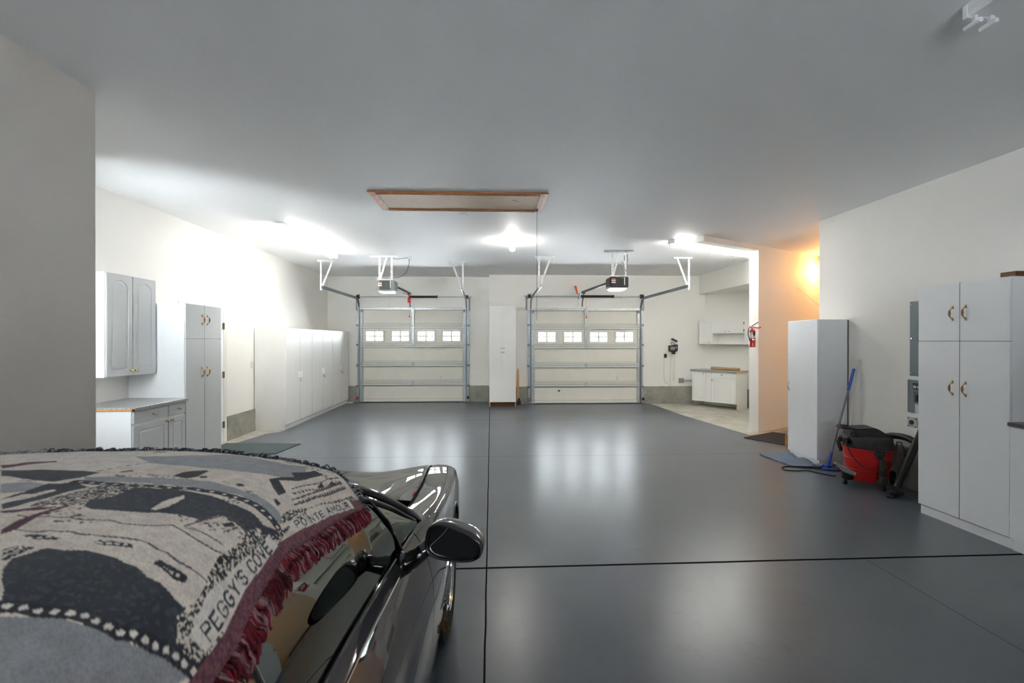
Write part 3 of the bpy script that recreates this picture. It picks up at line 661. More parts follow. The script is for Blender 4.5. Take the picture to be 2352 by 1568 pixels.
# ---- openers
def opener(label, x, y, xr, yr, zr, hm, hx, tagged, rot=0.):
    t = thing('door_opener', label, 'garage door opener', (x, y, 2.56), 0, 'garage door openers hung from the ceiling')
    bm = BM(); prism(bm, [(-.17, .03), (-.155, .0), (.155, .0), (.17, .03), (.17, .185), (.15, .205), (-.15, .205), (-.17, .185)], -.0, .34, 'y'); 
    obj('housing', bm, hm, t)
    bm = BM(); bx(bm, -.115, .085, -.012, 0, .02, .19, .006)
    tube(bm, [(.02+.055*math.cos(q), -.013, .10+.055*math.sin(q)) for q in np.linspace(0, 2*PI, 25)[:-1]], .004, 5, closed=True); obj('face_plate', bm, mat('charcoal plate', (48,50,50), .45), t)
    bm = BM(); prism(bm, [(-.15, .0), (-.12, -.035), (.12, -.035), (.15, .0)], .02, .32, 'y'); obj('light_lens', bm, lensM if not tagged else mat('frosted lens', (225,222,240), .3), t)
    for z, hh in ((.155, .012), (.125, .02), (.085, .025)):
        bm = BM(); bx(bm, -.145, -.07, -.0145, -.012, z, z+hh); obj('label', bm, orange if hh < .015 else paper, t)
    bm = BM(); bx(bm, .088, .10, -.02, -.012, .05, .19, .002); obj('antenna_clip', bm, galvw, t)
    bm = BM(); tube(bm, [(.06, .1, -.01), (.065, .05, -.16), (.05, 0, -.33)], .0012, 5); obj('antenna_wire', bm, galvd, t)
    bm = BM(); bx(bm, -.16, .14, .02, .05, .205, .225, .002); strap(bm, (-.12, .02, .22), (-.12, .02, .66), .04); strap(bm, (.115, .02, .22), (.115, .02, .66), .04); strap(bm, (-.11, .026, .22), (.02, .026, .66), .036)
    obj('hanger_straps', bm, galvw, t)
    bm = BM(); bx(bm, -.30+hx, .24+hx, .0, .036, .676, .6795); strap(bm, (-.30+hx, .0, .662), (.24+hx, .0, .662), .036); obj('ceiling_angle', bm, galvw if tagged else galv, t)
    bm = BM(); A_ = Vector((0, .30, .17)); B_ = Vector((xr-x, yr-y-.12, zr-2.56)); d = (B_-A_); L_ = d.length
    M = Matrix.Translation(A_) @ d.to_track_quat('Y', 'Z').to_matrix().to_4x4()
    bx(bm, -.016, .016, 0, L_, -.03, .02, .002, M); obj('rail', bm, mat('dark opener rail', (74,76,78), .45, .4), t)
    bm = BM(); bx(bm, -.03, .03, -.04, .03, -.05, -.03, .003, M @ Matrix.Translation((0, L_-.25, 0))); tube(bm, [M @ Vector((0, L_-.24, -.05)), M @ Vector((.0, L_-.06, -.24)), M @ Vector((0, L_-.03, -.36))], .011, 6); obj('trolley_arm', bm, blackd, t)
    cx = B_.x; cy = B_.y-.15; cz = B_.z-.06
    if tagged:
        bm = BM(); tube(bm, [(cx+.0, cy, cz), (cx+.005, cy, cz-.05)], .003, 5); bx(bm, cx-.045, cx+.035, cy-.002, cy+.002, cz-.19, cz-.05, .001); o = obj('warning_tag', bm, redtag, t); o['label'] = 'red hanging warning tag'
        bm = BM(); tube(bm, [(cx, cy, cz-.19), (cx+.0, cy, cz-.52)], .002, 5); bx(bm, cx-.012, cx+.012, cy-.01, cy+.01, cz-.56, cz-.52, .002); obj('release_cord', bm, redtag, t)
        bm = BM(); bx(bm, -.075, .075, -.004, .004, -.008, .008, 0, Matrix.Translation((cx-.10, cy, cz+.03)) @ Matrix.Rotation(.25, 4, 'Y')); obj('tape_flag', bm, orange, t)
        bm = BM(); tube(bm, bez([(.13, .03, .25), (.24, .1, .27), (.36, .15, .36), (.42, .15, .52), (.425, .15, .655)], 6), .005, 6); tube(bm, [(.13, .02, .63), (.2, .05, .615), (.27, .08, .63), (.40, .14, .66)], .004, 6); obj('power_cord', bm, black, t)
        bm = BM(); bx(bm, .37, .48, .10, .21, .668, .68, .002); bx(bm, .41, .44, .135, .165, .64, .668, .003); obj('ceiling_outlet', bm, offwhite, t)
    else:
        bm = BM(); tube(bm, [(cx+.08, cy, cz+.02), (cx+.085, cy, cz-.55)], .0022, 5); bx(bm, cx+.072, cx+.10, cy-.012, cy+.012, cz-.60, cz-.545, .003); o = obj('release_cord', bm, redtag, t); o['label'] = 'red release cord with a small red handle'
        bm = BM(); prism(bm, [(-.05, .20), (.01, .20), (.045, .0), (.015, 0)], -.002, .002, 'y', Matrix.Translation((cx-.17, cy, cz+.0))); obj('tape_flag', bm, orange, t)
        bm = BM(); tube(bm, [(.10, .0, .24), (.06, -.01, .34), (.03, 0, .42), (.055, .01, .48), (.09, 0, .44), (.10, 0, .3), (.10, 0, .24)], .0045, 6); tube(bm, [(.10, .02, .60), (.10, .02, .5)], .006, 6)
        tube(bm, [(.16, .05, .66), (.165, .04, .5), (.13, .03, .4), (.125, .02, .3)], .005, 6); obj('power_cord', bm, black, t)
        bm = BM(); bx(bm, .10, .23, .0, .11, .668, .68, .002); bx(bm, .13, .19, .03, .07, .63, .668, .003); obj('ceiling_outlet', bm, offwhite, t)
        bm = BM(); tube(bm, [(-.06, -.02, .195), (.0, -.025, .2), (.04, -.03, .18), (.09, -.02, .17), (.12, -.02, .2)], .004, 6); obj('loose_wires', bm, mat('pale wire', (170,158,140), .6), t)
    return t
opener('grey-green opener box with a red tag, serving the left garage door', -2.04, 9.70, -2.07, YA, 2.80, mat('grey green plastic', (116,124,120), .45), 0, True)
opener('black opener box with a lit lens, serving the right garage door', 2.345, 9.0, 2.27, YB, 2.80, mat('black opener plastic', (40,42,42), .4), .02, False)
# ================================================================ LIGHT FITTINGS
def fluoro(label, loc, rz, L_, lit=True, tubes=True, w_=.125):
    t = thing('fluorescent_light', label, 'ceiling light', loc, rz, 'fluorescent ceiling lights' if lit else None)
    bm = BM(); prism(bm, [(-w_/2, 0), (-w_/2, -.045), (-w_*.42, -.062), (w_*.42, -.062), (w_/2, -.045), (w_/2, 0)], 0, L_, 'y'); obj('fixture_body', bm, white, t)
    for y in (-.0, L_-.02):
        bm = BM(); bx(bm, -w_/2-.003, w_/2+.003, y-.003, y+.023, -.066, 0, .003); obj('end_cap', bm, white, t)
    for s in (-1, 1):
        for y in (.03, L_-.03):
            bm = BM(); bx(bm, s*.040-.009, s*.040+.009, y-.009, y+.009, -.105, -.06, .003)
            if not tubes: cyl(bm, (s*.040, y-.03, -.098), (s*.040, y+.05, -.098), .012, 12)
            obj('lamp_holder', bm, white, t)
        if tubes:
            bm = BM(); cyl(bm, (s*.040, .04, -.09), (s*.040, L_-.04, -.09), .016, 14); obj('tube', bm, tubeM if lit else white, t, smooth=1)
    return t
fluoro('long twin-tube fluorescent ceiling light over the wardrobes', (-2.955, 7.08, H-.001), 0, 2.44)
fluoro('long twin-tube fluorescent ceiling light under the nook header', (2.93, 7.98, H-.001), -math.atan2(1.8, .98), 2.44)
fluoro('unlit fluorescent ceiling fixture with empty lamp holders, upper right corner', (2.39, -.15, H-.001), 0, 2.5, False, False, .14)
t = thing('bulb_light', 'round bare bulb glowing on the middle of the ceiling', 'ceiling light', (.352, 8.2, H))
bm = BM(); lathe(bm, [(0,0),(.055,0),(.058,-.012),(.045,-.03),(.026,-.04),(.026,-.062),(0,-.062)], 24); obj('lamp_base', bm, mat('porcelain', (240,240,236), .25), t, smooth=1)
bm = BM(); lathe(bm, [(.014,-.06),(.018,-.072),(.034,-.085),(.046,-.105),(.05,-.125),(.044,-.15),(.027,-.168),(0,-.175)], 24); obj('bulb', bm, bulbM, t, smooth=1)
t = thing('wall_lamp', 'warm glowing wall lamp in the side passage, round the corner', 'wall lamp', (6.36, 9.16, 2.93))
bm = BM(); lathe(bm, [(0,.10),(.05,.10),(.052,.08),(.03,.07),(.03,.05),(0,.05)], 20); bx(bm, -.01, .10, -.01, .14, .075, .095); obj('lamp_base', bm, brass, t, smooth=1)
bm = BM(); lathe(bm, [(.02,.05),(.04,.03),(.05,0),(.045,-.04),(.025,-.065),(0,-.07)], 20); obj('globe', bm, warmM, t, smooth=1)
# ================================================================ ATTIC HATCH
t = thing('attic_hatch', 'wood framed plywood attic hatch in the ceiling', 'attic hatch', (-.36, 5.91, H))
hx0, hx1, hy0, hy1 = -1.0, 1.0, -.415, .355
for nm, (a, b, c_, d) in (('a', (hx0, hx1, hy0, hy0+.085)), ('b', (hx0, hx1, hy1-.085, hy1)), ('c', (hx0, hx0+.085, hy0+.085, hy1-.085)), ('d', (hx1-.085, hx1, hy0+.085, hy1-.085))):
    bm = BM(); bx(bm, a, b, c_, d, -.022, 0, .004)
    if nm in 'cd': 
        for q in (.025, .055): bx(bm, a+q, a+q+.012, c_, d, -.028, -.02, .003)
    else:
        for q in (.025, .055): bx(bm, a+.085, b-.085, c_+q, c_+q+.012, -.028, -.02, .003)
    obj('frame_board', bm, woodtrim, t)
bm = BM(); bx(bm, hx0+.10, hx1-.09, hy0+.09, hy1-.09, -.014, 0); obj('panel', bm, plyM, t)
bm = BM(); bx(bm, hx0+.085, hx0+.10, hy0+.085, hy1-.085, -.018, 0); o = obj('hinge_gap', bm, black, t); o['label'] = 'dark hinge strip'
t = thing('pull_chain', 'thin beaded pull chain hanging from the attic hatch', 'pull chain', (.565, 6.12, H))
bm = BM(); bx(bm, -.012, .012, -.004, .004, -.05, -.012, .002); tube(bm, [(.0, 0, -.04), (-.01, 0, -.02), (.01, 0, -.012)], .003, 6); obj('hook', bm, galvd, t)
bm = BM(); tube(bm, [(0, 0, -.04), (0, 0, -1.40)], .0014, 5); 
for i in range(78): bmesh.ops.create_icosphere(bm, subdivisions=1, radius=.0048, matrix=Matrix.Translation((0, 0, -.045-i*.0172)))
obj('beads', bm, mat('dark bead chain', (88,82,80), .4, .6), t)
t = tag(obj('ceiling_hook', (lambda b: (bx(b, -.42, -.30, 6.42, 6.455, H-.022, H-.0005, .004), bx(b, -.315, -.30, 6.42, 6.455, H-.045, H-.02, .003), b)[2])(BM()), white), 'small white clip on the ceiling just beyond the attic hatch', 'clip')
# ================================================================ BACK WALL BITS
t = thing('wall_controller', 'grey and black control unit on the back wall with thin white cords', 'wall unit', (4.62, YB-.03, 1.385))
bm = BM(); prism(bm, [(-.115,-.07),(-.115,.08),(-.02,.085),(0,.105),(.10,.105),(.105,.0),(.09,-.06),(.04,-.085),(.035,-.14),(-.02,-.14),(-.03,-.085)], -.06, .03, 'y'); obj('housing', bm, black, t)
bm = BM(); bx(bm, -.09, .025, -.068, -.058, -.035, .05, .004); obj('display', bm, mat('grey display', (150,158,160), .4), t)
bm = BM(); cyl(bm, (.06, -.075, .03), (.06, -.058, .03), .032, 18); obj('dial', bm, mat('grey dial', (120,128,130), .4), t)
bm = BM(); bx(bm, -.08, .08, -.03, .0, -.022, .022, .004, Matrix.Translation((.03, 0, .215)) @ Matrix.Rotation(.42, 4, 'Y')); tube(bm, [(-.05, -.01, .10), (-.06, -.01, .15), (-.02, -.01, .16), (.06, -.01, .13)], .006, 6); obj('tilted_bracket', bm, blackd, t)
bm = BM()
for x in (-.01, .035): cyl(bm, (x, -.012, -.14), (x, -.012, -.78), .006, 8)
for z in (-.20, -.745): bx(bm, -.03, .055, -.02, .0, z-.006, z+.006)
tube(bm, [(-.01, -.012, -.78), (-.01, -.012, -.81), (.012, -.012, -.83), (.035, -.012, -.81), (.035, -.012, -.78)], .005, 6); obj('conduit_rods', bm, offwhite, t)
bm = BM(); tube(bm, [(-.06, -.01, -.08), (-.065, -.01, -.5), (-.08, -.01, -.86), (-.06, -.01, -.93), (-.2, -.01, -.86), (-.24, -.01, -.7), (-.235, -.01, -.35), (-.24, -.01, -.2)], .003, 5); obj('cord', bm, mat('grey cord', (150,148,142), .6), t)
t = thing('power_outlet', 'dark outlet with a plugged adapter left of the wall control unit', 'outlet', (4.428, YB-.002, 1.20))
bm = BM(); bx(bm, -.035, .035, -.008, 0, -.055, .055, .002); obj('plate', bm, mat('grey outlet plate', (120,122,122), .5), t)
bm = BM(); bx(bm, -.03, .03, -.05, -.008, -.025, .03, .005); bx(bm, -.01, .01, -.04, -.01, .03, .05); obj('adapter', bm, black, t)
t = thing('junction_box', 'grey metal junction box with conduit low on the back wall', 'junction box', (4.833, YB-.002, .575))
bm = BM(); bx(bm, -.06, .06, -.05, 0, -.06, .06, .003); obj('box', bm, mat('grey metal box', (150,154,154), .5), t)
bm = BM(); cyl(bm, (.06, -.03, 0), (.60, -.03, 0), .012, 10); obj('conduit', bm, galv, t)
t = tag(obj('wall_button', (lambda b: (bx(b, .62, .69, YB-.02, YB-.001, 1.77, 1.84, .004), b)[1])(BM()), offwhite), 'small white wall button right of the cabinet between the doors', 'wall button')
t = tag(obj('light_switch', (lambda b: (bx(b, XL+.001, XL+.008, 8.86, 8.935, 1.11, 1.225, .002), bx(b, XL+.008, XL+.014, 8.888, 8.908, 1.15, 1.185, .002), b)[2])(BM()), offwhite), 'white light switch on the left wall beside the wardrobes', 'light switch')
t = tag(obj('pipe_stub', (lambda b: (cyl(b, (6.10, 11.40, .63), (6.4, 11.3, .63), .02, 12), b)[1])(BM()), galvd), 'short grey pipe behind the nook base cabinet, low on the wall', 'pipe')
bm = BM(); tube(bm, [(5.70, 9.03, 2.58), (5.88, 9.11, 2.49), (6.15, 9.27, 2.36), (6.5, 9.47, 2.24)], .0022, 6); tag(obj('wire', bm, mat('orange wire', (190,120,70), .6)), 'thin wire running down the warm lit angled wall', 'wire')
# ---- fire extinguisher on the post
t = thing('fire_extinguisher', 'red fire extinguisher hanging on the white post', 'fire extinguisher', (4.49, 8.36, 1.48))
bm = BM(); lathe(bm, [(0,0),(.045,0),(.052,.008),(.052,.26),(.048,.285),(.03,.305),(.018,.312),(.018,.325),(0,.325)], 28); obj('cylinder', bm, red, t, smooth=1)
bm = BM(); prof_ = [(.0528,.155),(.0528,.255)]
lathe(bm, prof_, 28); bmesh.ops.delete(bm, geom=[f for f in bm.faces if f.calc_center_median().x*.0 + f.calc_center_median().y > .01], context='FACES'); obj('paper_label', bm, paper, t, smooth=1)
bm = BM(); lathe(bm, [(.0535,.122),(.0535,.14)], 28); obj('strap', bm, chrome, t, smooth=1)
bm = BM(); bx(bm, -.012, .018, -.062, -.052, .20, .26, .003); obj('label_mark', bm, black, t)
bm = BM(); cyl(bm, (0, 0, .32), (0, 0, .36), .016, 12); cyl(bm, (-.01, -.02, .345), (-.01, -.035, .345), .014, 12); obj('valve', bm, chrome, t)
bm = BM(); tube(bm, [(-.01, 0, .36), (.03, 0, .385), (.07, -.01, .41), (.10, -.02, .43)], .007, 8); obj('lever', bm, black, t)
bm = BM(); tube(bm, [(-.01, 0, .35), (.04, -.01, .335), (.10, -.02, .33), (.14, -.02, .34)], .009, 8); obj('carry_handle', bm, red, t)
bm = BM(); tube(bm, [(-.01, -.01, .34), (-.05, -.02, .35), (-.085, -.03, .30), (-.09, -.035, .22), (-.075, -.04, .15), (-.06, -.045, .11)], [.009,.009,.009,.009,.010,.015], 8); obj('hose', bm, black, t, smooth=1)
bm = BM(); bx(bm, -.02, .02, .03, .13, .29, .32, .002); obj('wall_bracket', bm, galvd, t)
# ================================================================ RIGHT SIDE
bm = BM(); n = 0
t = thing('rubber_mat', 'black rubber mat with diamond holes at the foot of the wooden step', 'mat', (4.46, 7.40, 0), 0)
A_ = Vector((-.325, .54, 0)); Bp = Vector((.40, .97, 0)); Dp = Vector((.0, .0, 0)); Cp = Bp+(Dp-A_)
bm = BM(); U_ = Bp-A_; V_ = Dp-A_
def pm(u, v, z=0.): q = A_+U_*u+V_*v; return (q.x, q.y, z)
NU, NV = 12, 9
prism(bm, [pm(0,0)[:2], pm(1,0)[:2], pm(1,1)[:2], pm(0,1)[:2]], .0, .004)
for i in range(NU+1):
    a_ = i/NU; tube(bm, [pm(a_, 0, .009), pm(a_, 1, .009)], .008, 4)
for j in range(NV+1):
    a_ = j/NV; tube(bm, [pm(0, a_, .009), pm(1, a_, .009)], .008, 4)
for i in range(NU):
    for j in range(NV):
        tube(bm, [pm((i+.15)/NU, (j+.15)/NV, .010), pm((i+.85)/NU, (j+.85)/NV, .010)], .007, 4); tube(bm, [pm((i+.85)/NU, (j+.15)/NV, .010), pm((i+.15)/NU, (j+.85)/NV, .010)], .007, 4)
obj('grid', bm, mat('worn black rubber', (52,49,46), .7, var=.2, vscale=20), t)
bm = BM(); M = Matrix.Translation((4.485, 7.40, 0)) @ Matrix.Rotation(.535, 4, 'Z'); bx(bm, 0, 1.1, -.32, 0, 0, .155, .004, M); tag(obj('wooden_step', bm, mat('golden step wood', (196,138,62), .45, var=.15, vscale=14)), 'golden wooden step behind the one-door cabinet', 'step')
bm = BM(); bx(bm, XL+.45, XL+1.30, 7.10, 7.83, 0.0, .008, .002)
bmesh.ops.delete(bm, geom=list(bm.verts), context='VERTS'); prism(bm, [(-4.10, 7.86), (-2.93, 7.77), (-3.03, 7.09), (-4.10, 7.16)], 0, .009); tag(obj('door_mat', bm, mat('dark green mat', (70,82,84), .9, bump=.4, bscale=200, var=.1, vscale=30)), 'dark flat floor mat in front of the side door', 'mat')
# folded blue-grey rug
def rug():
    bm = BM(); poly_ = [(3.745, 6.70), (3.765, 6.79), (3.90, 6.86), (4.05, 6.86), (4.132, 6.80), (4.134, 6.12), (4.18, 6.04), (4.10, 5.99), (3.95, 6.05), (3.80, 6.12)]
    nx, ny = 80, 150; xs = np.linspace(3.72, 4.20, nx); ys = np.linspace(5.96, 6.88, ny)
    def inside(x, y):
        r = False
        for i in range(len(poly_)):
            a_, b_ = poly_[i], poly_[i-1]
            if (a_[1] > y) != (b_[1] > y) and x < (b_[0]-a_[0])*(y-a_[1])/(b_[1]-a_[1])+a_[0]: r = not r
        return r
    G = {}
    def hgt(x, y):
        e = min(1, max(0, (x-3.93)/.2)); return .016+.012*noise.noise(Vector((x*7, y*5, 0)))+.035*e*abs(math.sin(y*9+1))+.006*noise.noise(Vector((x*30, y*30, 2)))
    def v(i, j, top):
        k = (i, j, top)
        if k not in G: G[k] = bm.verts.new((xs[i], ys[j], hgt(xs[i], ys[j]) if top else .001))
        return G[k]
    cells = {(i, j) for i in range(nx-1) for j in range(ny-1) if inside((xs[i]+xs[i+1])/2, (ys[j]+ys[j+1])/2)}
    for i, j in cells:
        bm.faces.new((v(i,j,1), v(i+1,j,1), v(i+1,j+1,1), v(i,j+1,1)))
        for di, dj, a_, b_ in ((-1,0,(i,j),(i,j+1)), (1,0,(i+1,j+1),(i+1,j)), (0,-1,(i+1,j),(i,j)), (0,1,(i,j+1),(i+1,j+1))):
            if (i+di, j+dj) not in cells: bm.faces.new((v(*a_,1), v(*b_,1), v(*b_,0), v(*a_,0)))
    return bm
o = obj('floor_rug', rug(), mat('blue grey pile', (108,120,138), .95, bump=.6, bscale=260, var=.12, vscale=30), smooth=1); tag(o, 'crumpled blue-grey rug at the foot of the one-door cabinet', 'rug')
bm = BM(); tube(bm, bez([(4.02, 6.05, .035), (4.12, 5.97, .02), (4.0, 5.995, .02), (3.86, 6.07, .012), (3.72, 6.11, .008), (3.62, 6.03, .008), (3.62, 5.93, .008), (3.74, 5.90, .008), (3.86, 5.91, .008), (3.92, 5.80, .008), (3.98, 5.70, .008), (4.03, 5.64, .012)], 8), .0065, 8)
tube(bm, [(4.12, 5.97, .02), (4.25, 5.99, .05), (4.35, 5.98, .04)], .0065, 8); tag(obj('power_cable', bm, rubber, smooth=1), 'black cable looping on the floor in front of the rug', 'cable')
# mop
t = thing('flat_mop', 'blue and grey flat mop leaning on the right wall beside the cabinet', 'mop', (4.165, 5.97, 0))
p0 = Vector((0, 0, .04)); p1 = Vector((.285, -.06, 1.25)); d = p1-p0
bm = BM(); cyl(bm, p0+d*.14, p0+d*.80, .013, 12); obj('handle', bm, greyM, t, smooth=1)
bm = BM(); cyl(bm, p0+d*.78, p1, .017, 14); g_ = obj('grip', bm, blueM, t, smooth=1); g_['label'] = 'blue hand grip'
bm = BM(); tube(bm, [p0, p0+d*.05, p0+d*.15], [.012, .02, .015], 10); bx(bm, -.03, .03, -.03, .03, .02, .06, .006); obj('swivel', bm, blueM, t)
bm = BM(); bx(bm, -.07, .10, -.07, .07, .008, .024, .006, Matrix.Rotation(-.5, 4, 'Z')); obj('head', bm, blueM, t)
bm = BM(); bx(bm, -.0, .14, -.05, .09, .001, .009, .002, Matrix.Rotation(-.5, 4, 'Z')); obj('cloth', bm, mat('dark red cloth', (140,30,36), .9), t)
bm = BM(); cyl(bm, (4.36, 5.96, .01), (4.505, 5.90, 1.35), .011, 12); bx(bm, 4.485, 4.525, 5.89, 5.91, 1.335, 1.365, .004); tag(obj('white_pole', bm, offwhite, smooth=1), 'thin white pole leaning on the right wall behind the mop', 'pole')
# electrical panels
t = thing('breaker_panel', 'tall grey-blue breaker panel cover on the right wall', 'electrical panel', (XR, 5.175, 1.218), RR)
bm = BM(); bx(bm, 0, .38, -.014, 0, 0, .797, .003); obj('cover', bm, panelM, t)
bm = BM(); bx(bm, .11, .34, -.022, -.014, .36, .66, .002); dd = obj('door', bm, mat('grey blue door', (90,103,111), .45), t); bm = BM(); bx(bm, .12, .17, -.028, -.02, .375, .42, .002); obj('latch', bm, black, dd)
bm = BM(); bx(bm, .125, .30, -.016, -.0135, .14, .27); obj('paper_label', bm, paper, t)
for z in (.03, .40, .765):
    bm = BM(); cyl(bm, (.025, -.019, z), (.025, -.013, z), .007, 10); obj('screw', bm, chrome, t)
t = thing('switch_panel', 'smaller grey-blue switch panel with open breakers below the tall panel', 'electrical panel', (XR, 5.20, .825), RR)
bm = BM(); bx(bm, 0, .36, -.016, 0, 0, .35, .003); obj('cover', bm, panelM, t)
bm = BM(); bx(bm, .07, .34, -.019, -.016, .25, .32, .002); obj('meter_strip', bm, mat('dark plate', (44,48,52), .5), t)
for a_ in (.08, .13, .18, .23):
    bm = BM(); bx(bm, a_, a_+.036, -.022, -.019, .265, .29, .001); obj('indicator', bm, paper, t)
bm = BM(); bx(bm, .08, .34, -.024, -.016, .11, .225, .004); fr_ = obj('breaker_frame', bm, mat('grey blue door', (90,103,111)), t)
for a_ in (.11, .15, .21, .25):
    bm = BM(); bx(bm, a_, a_+.032, -.034, -.02, .125, .195, .003); obj('breaker', bm, black, fr_)
bm = BM(); bx(bm, .10, .24, -.0185, -.0155, .0, .095); obj('paper_label', bm, paper, t)
t = thing('power_outlet', 'square steel outlet plate with a dark round socket below the switch panel', 'outlet', (XR, 5.205, .665), RR)
bm = BM(); bx(bm, .0, .115, -.01, 0, 0, .105, .002); obj('plate', bm, galv, t)
bm = BM(); cyl(bm, (.057, -.02, .053), (.057, -.008, .053), .024, 20); obj('socket', bm, black, t)
for a_, b_ in ((.01, .01), (.105, .01), (.01, .095), (.105, .095)):
    bm = BM(); cyl(bm, (a_, -.013, b_), (a_, -.009, b_), .006, 8); obj('screw', bm, darkv, t)
# ---- shop vacuum
t = thing('shop_vacuum', 'red and black wet-dry shop vacuum with its hose by the right wall', 'shop vacuum', (4.19, 5.36, 0), -.25)
bm = BM(); lathe(bm, [(0,.055),(.185,.055),(.196,.07),(.232,.385),(.236,.40),(.243,.405),(.243,.425),(.232,.428),(0,.428)], 44); 
for z, r_ in ((.30, .2225), (.18, .2085)): lathe(bm, [(r_, z-.006),(r_+.003, z),(r_, z+.006)], 44)
obj('tank', bm, redp, t, smooth=1)
bm = BM(); lathe(bm, [(0,.42),(.244,.42),(.250,.43),(.248,.445),(.238,.45),(.232,.52),(.222,.535),(.19,.545),(0,.548)], 44); obj('lid', bm, blackd, t, smooth=1)
bm = BM(); prism(bm, [(-.20,.53),(-.17,.60),(-.165,.625),(.02,.64),(.06,.63),(.10,.60),(.21,.535),(.20,.52)], -.13, .13, 'y'); 
bmesh.ops.bevel(bm, geom=[e for e in bm.edges], offset=.012, segments=2, affect='EDGES'); obj('motor_cover', bm, blackd, t, smooth=1)
bm = BM(); tube(bm, [(-.16, -.09, .62), (-.25, -.09, .628), (-.275, -.06, .628), (-.275, .06, .628), (-.25, .09, .628), (-.16, .09, .62)], .014, 10); bx(bm, -.20, -.16, -.10, .10, .53, .60, .01); obj('carry_handle', bm, blackd, t, smooth=1)
bm = BM(); cyl(bm, (-.215, -.075, .49), (-.262, -.095, .485), .034, 18); obj('drain_port', bm, black, t)
for s, an in enumerate((-1.52, .6, 2.6)):
    bm = BM(); ca, sa = math.cos(an), math.sin(an); M = Matrix.Rotation(an, 4, 'Z')
    bx(bm, .232, .272, -.055, .055, .37, .50, .008, M); bx(bm, .262, .285, -.04, .04, .40, .46, .006, M); bx(bm, .235, .262, -.03, .03, .33, .38, .005, M); obj('latch', bm, blackd, t)
for an in (-2.85, -1.40, .1, 1.7):
    M = Matrix.Rotation(an, 4, 'Z')
    bm = BM(); bx(bm, .17, .275, -.04, .04, .05, .11, .016, M); bx(bm, .235, .285, -.035, .035, .06, .15, .012, M); ft = obj('foot', bm, blackd, t, smooth=1)
    bm = BM(); Mw = M @ Matrix.Translation((.262, 0, .024)) @ Matrix.Rotation(PI/2, 4, 'X'); lathe(bm, [(0,-.016),(.020,-.016),(.024,-.010),(.024,.010),(.020,.016),(0,.016)], 16, Mw); cyl(bm, M @ Vector((.262, 0, .024)), M @ Vector((.262, 0, .07)), .008, 8); obj('caster', bm, rubber, ft, smooth=1)
bm = BM(); M = Matrix.Rotation(-1.42, 4, 'Z'); bx(bm, .222, .275, -.030, .030, .10, .33, .016, M, 2); obj('tool_holder', bm, blackd, t, smooth=1)
bm = BM(); M = Matrix.Translation((-.275, -.14, .20)) @ Matrix.Rotation(-.30, 4, 'Z') @ Matrix.Rotation(.52, 4, 'Y'); prism(bm, [(-.11,-.02),(-.105,.0),(.11,.012),(.115,-.02),(.02,-.048),(-.03,-.045)], -.018, .018, 'y', M); bmesh.ops.bevel(bm, geom=list(bm.edges), offset=.006, segments=1, affect='EDGES'); o = obj('floor_nozzle', bm, mat('grey nozzle', (150,152,154), .5), t); o['label'] = 'grey floor nozzle clipped on the wheel'
bm = BM(); bx(bm, -.29, -.25, -.12, -.07, .07, .17, .01); obj('nozzle_peg', bm, blackd, t)
# cord looped round the tank
pts = []
for q in np.linspace(0, 1, 26):
    an = -2.85+q*2.35; r_ = .262; z = .50-.30*math.sin(PI*q)**.8; r_ += .018*math.sin(PI*q); pts.append((r_*math.cos(an), r_*math.sin(an), z))
bm = BM(); tube(bm, pts, .0052, 7); q = pts[-1]; tube(bm, [q, (q[0]+.035, q[1]-.01, .50), (q[0]+.07, q[1]-.0, .42), (q[0]+.085, q[1], .30), (q[0]+.085, q[1]-.0, .19)], .0052, 7)
bx(bm, q[0]+.065, q[0]+.105, -.012+q[1], .012+q[1], .14, .19, .004); tube(bm, [pts[0], (pts[0][0]+.03, pts[0][1]-.05, .545), (-.14, -.14, .54)], .0052, 7); obj('power_cord', bm, black, t, smooth=1)
# corrugated hose going behind and down to the wand
wp = [(4.37, 5.42, .49), (4.42, 5.28, .55), (4.44, 5.06, .545), (4.445, 4.86, .42), (4.44, 4.68, .20), (4.40, 4.54, .10), (4.33, 4.54, .40), (4.34, 4.58, .85), (4.37, 4.68, .98), (4.375, 4.77, .88)]
hp = bez(wp, 26); bm = BM(); tube(bm, hp, [.034 if i % 2 else .030 for i in range(len(hp))], 12); obj('hose', bm, black, t, world=True, smooth=2)
bm = BM(); a_ = Vector((4.375, 4.775, .88)); b_ = Vector((4.125, 4.90, .045)); d = b_-a_; tube(bm, [a_, a_+d*.1, a_+d*.32, a_+d*.33, a_+d*.80, a_+d*.81, a_+d*.93], [.026, .031, .031, .036, .036, .030, .034], 14); w_o = obj('wand', bm, black, t, world=True, smooth=1)
bm = BM(); M = Matrix.Translation((4.115, 4.90, .0)) @ Matrix.Rotation(.5, 4, 'Z'); bx(bm, -.10, .15, -.03, .03, 0, .03, .008, M); bx(bm, -.04, .03, -.035, .03, .02, .07, .015, M); obj('wand_head', bm, black, w_o, world=True, smooth=1)
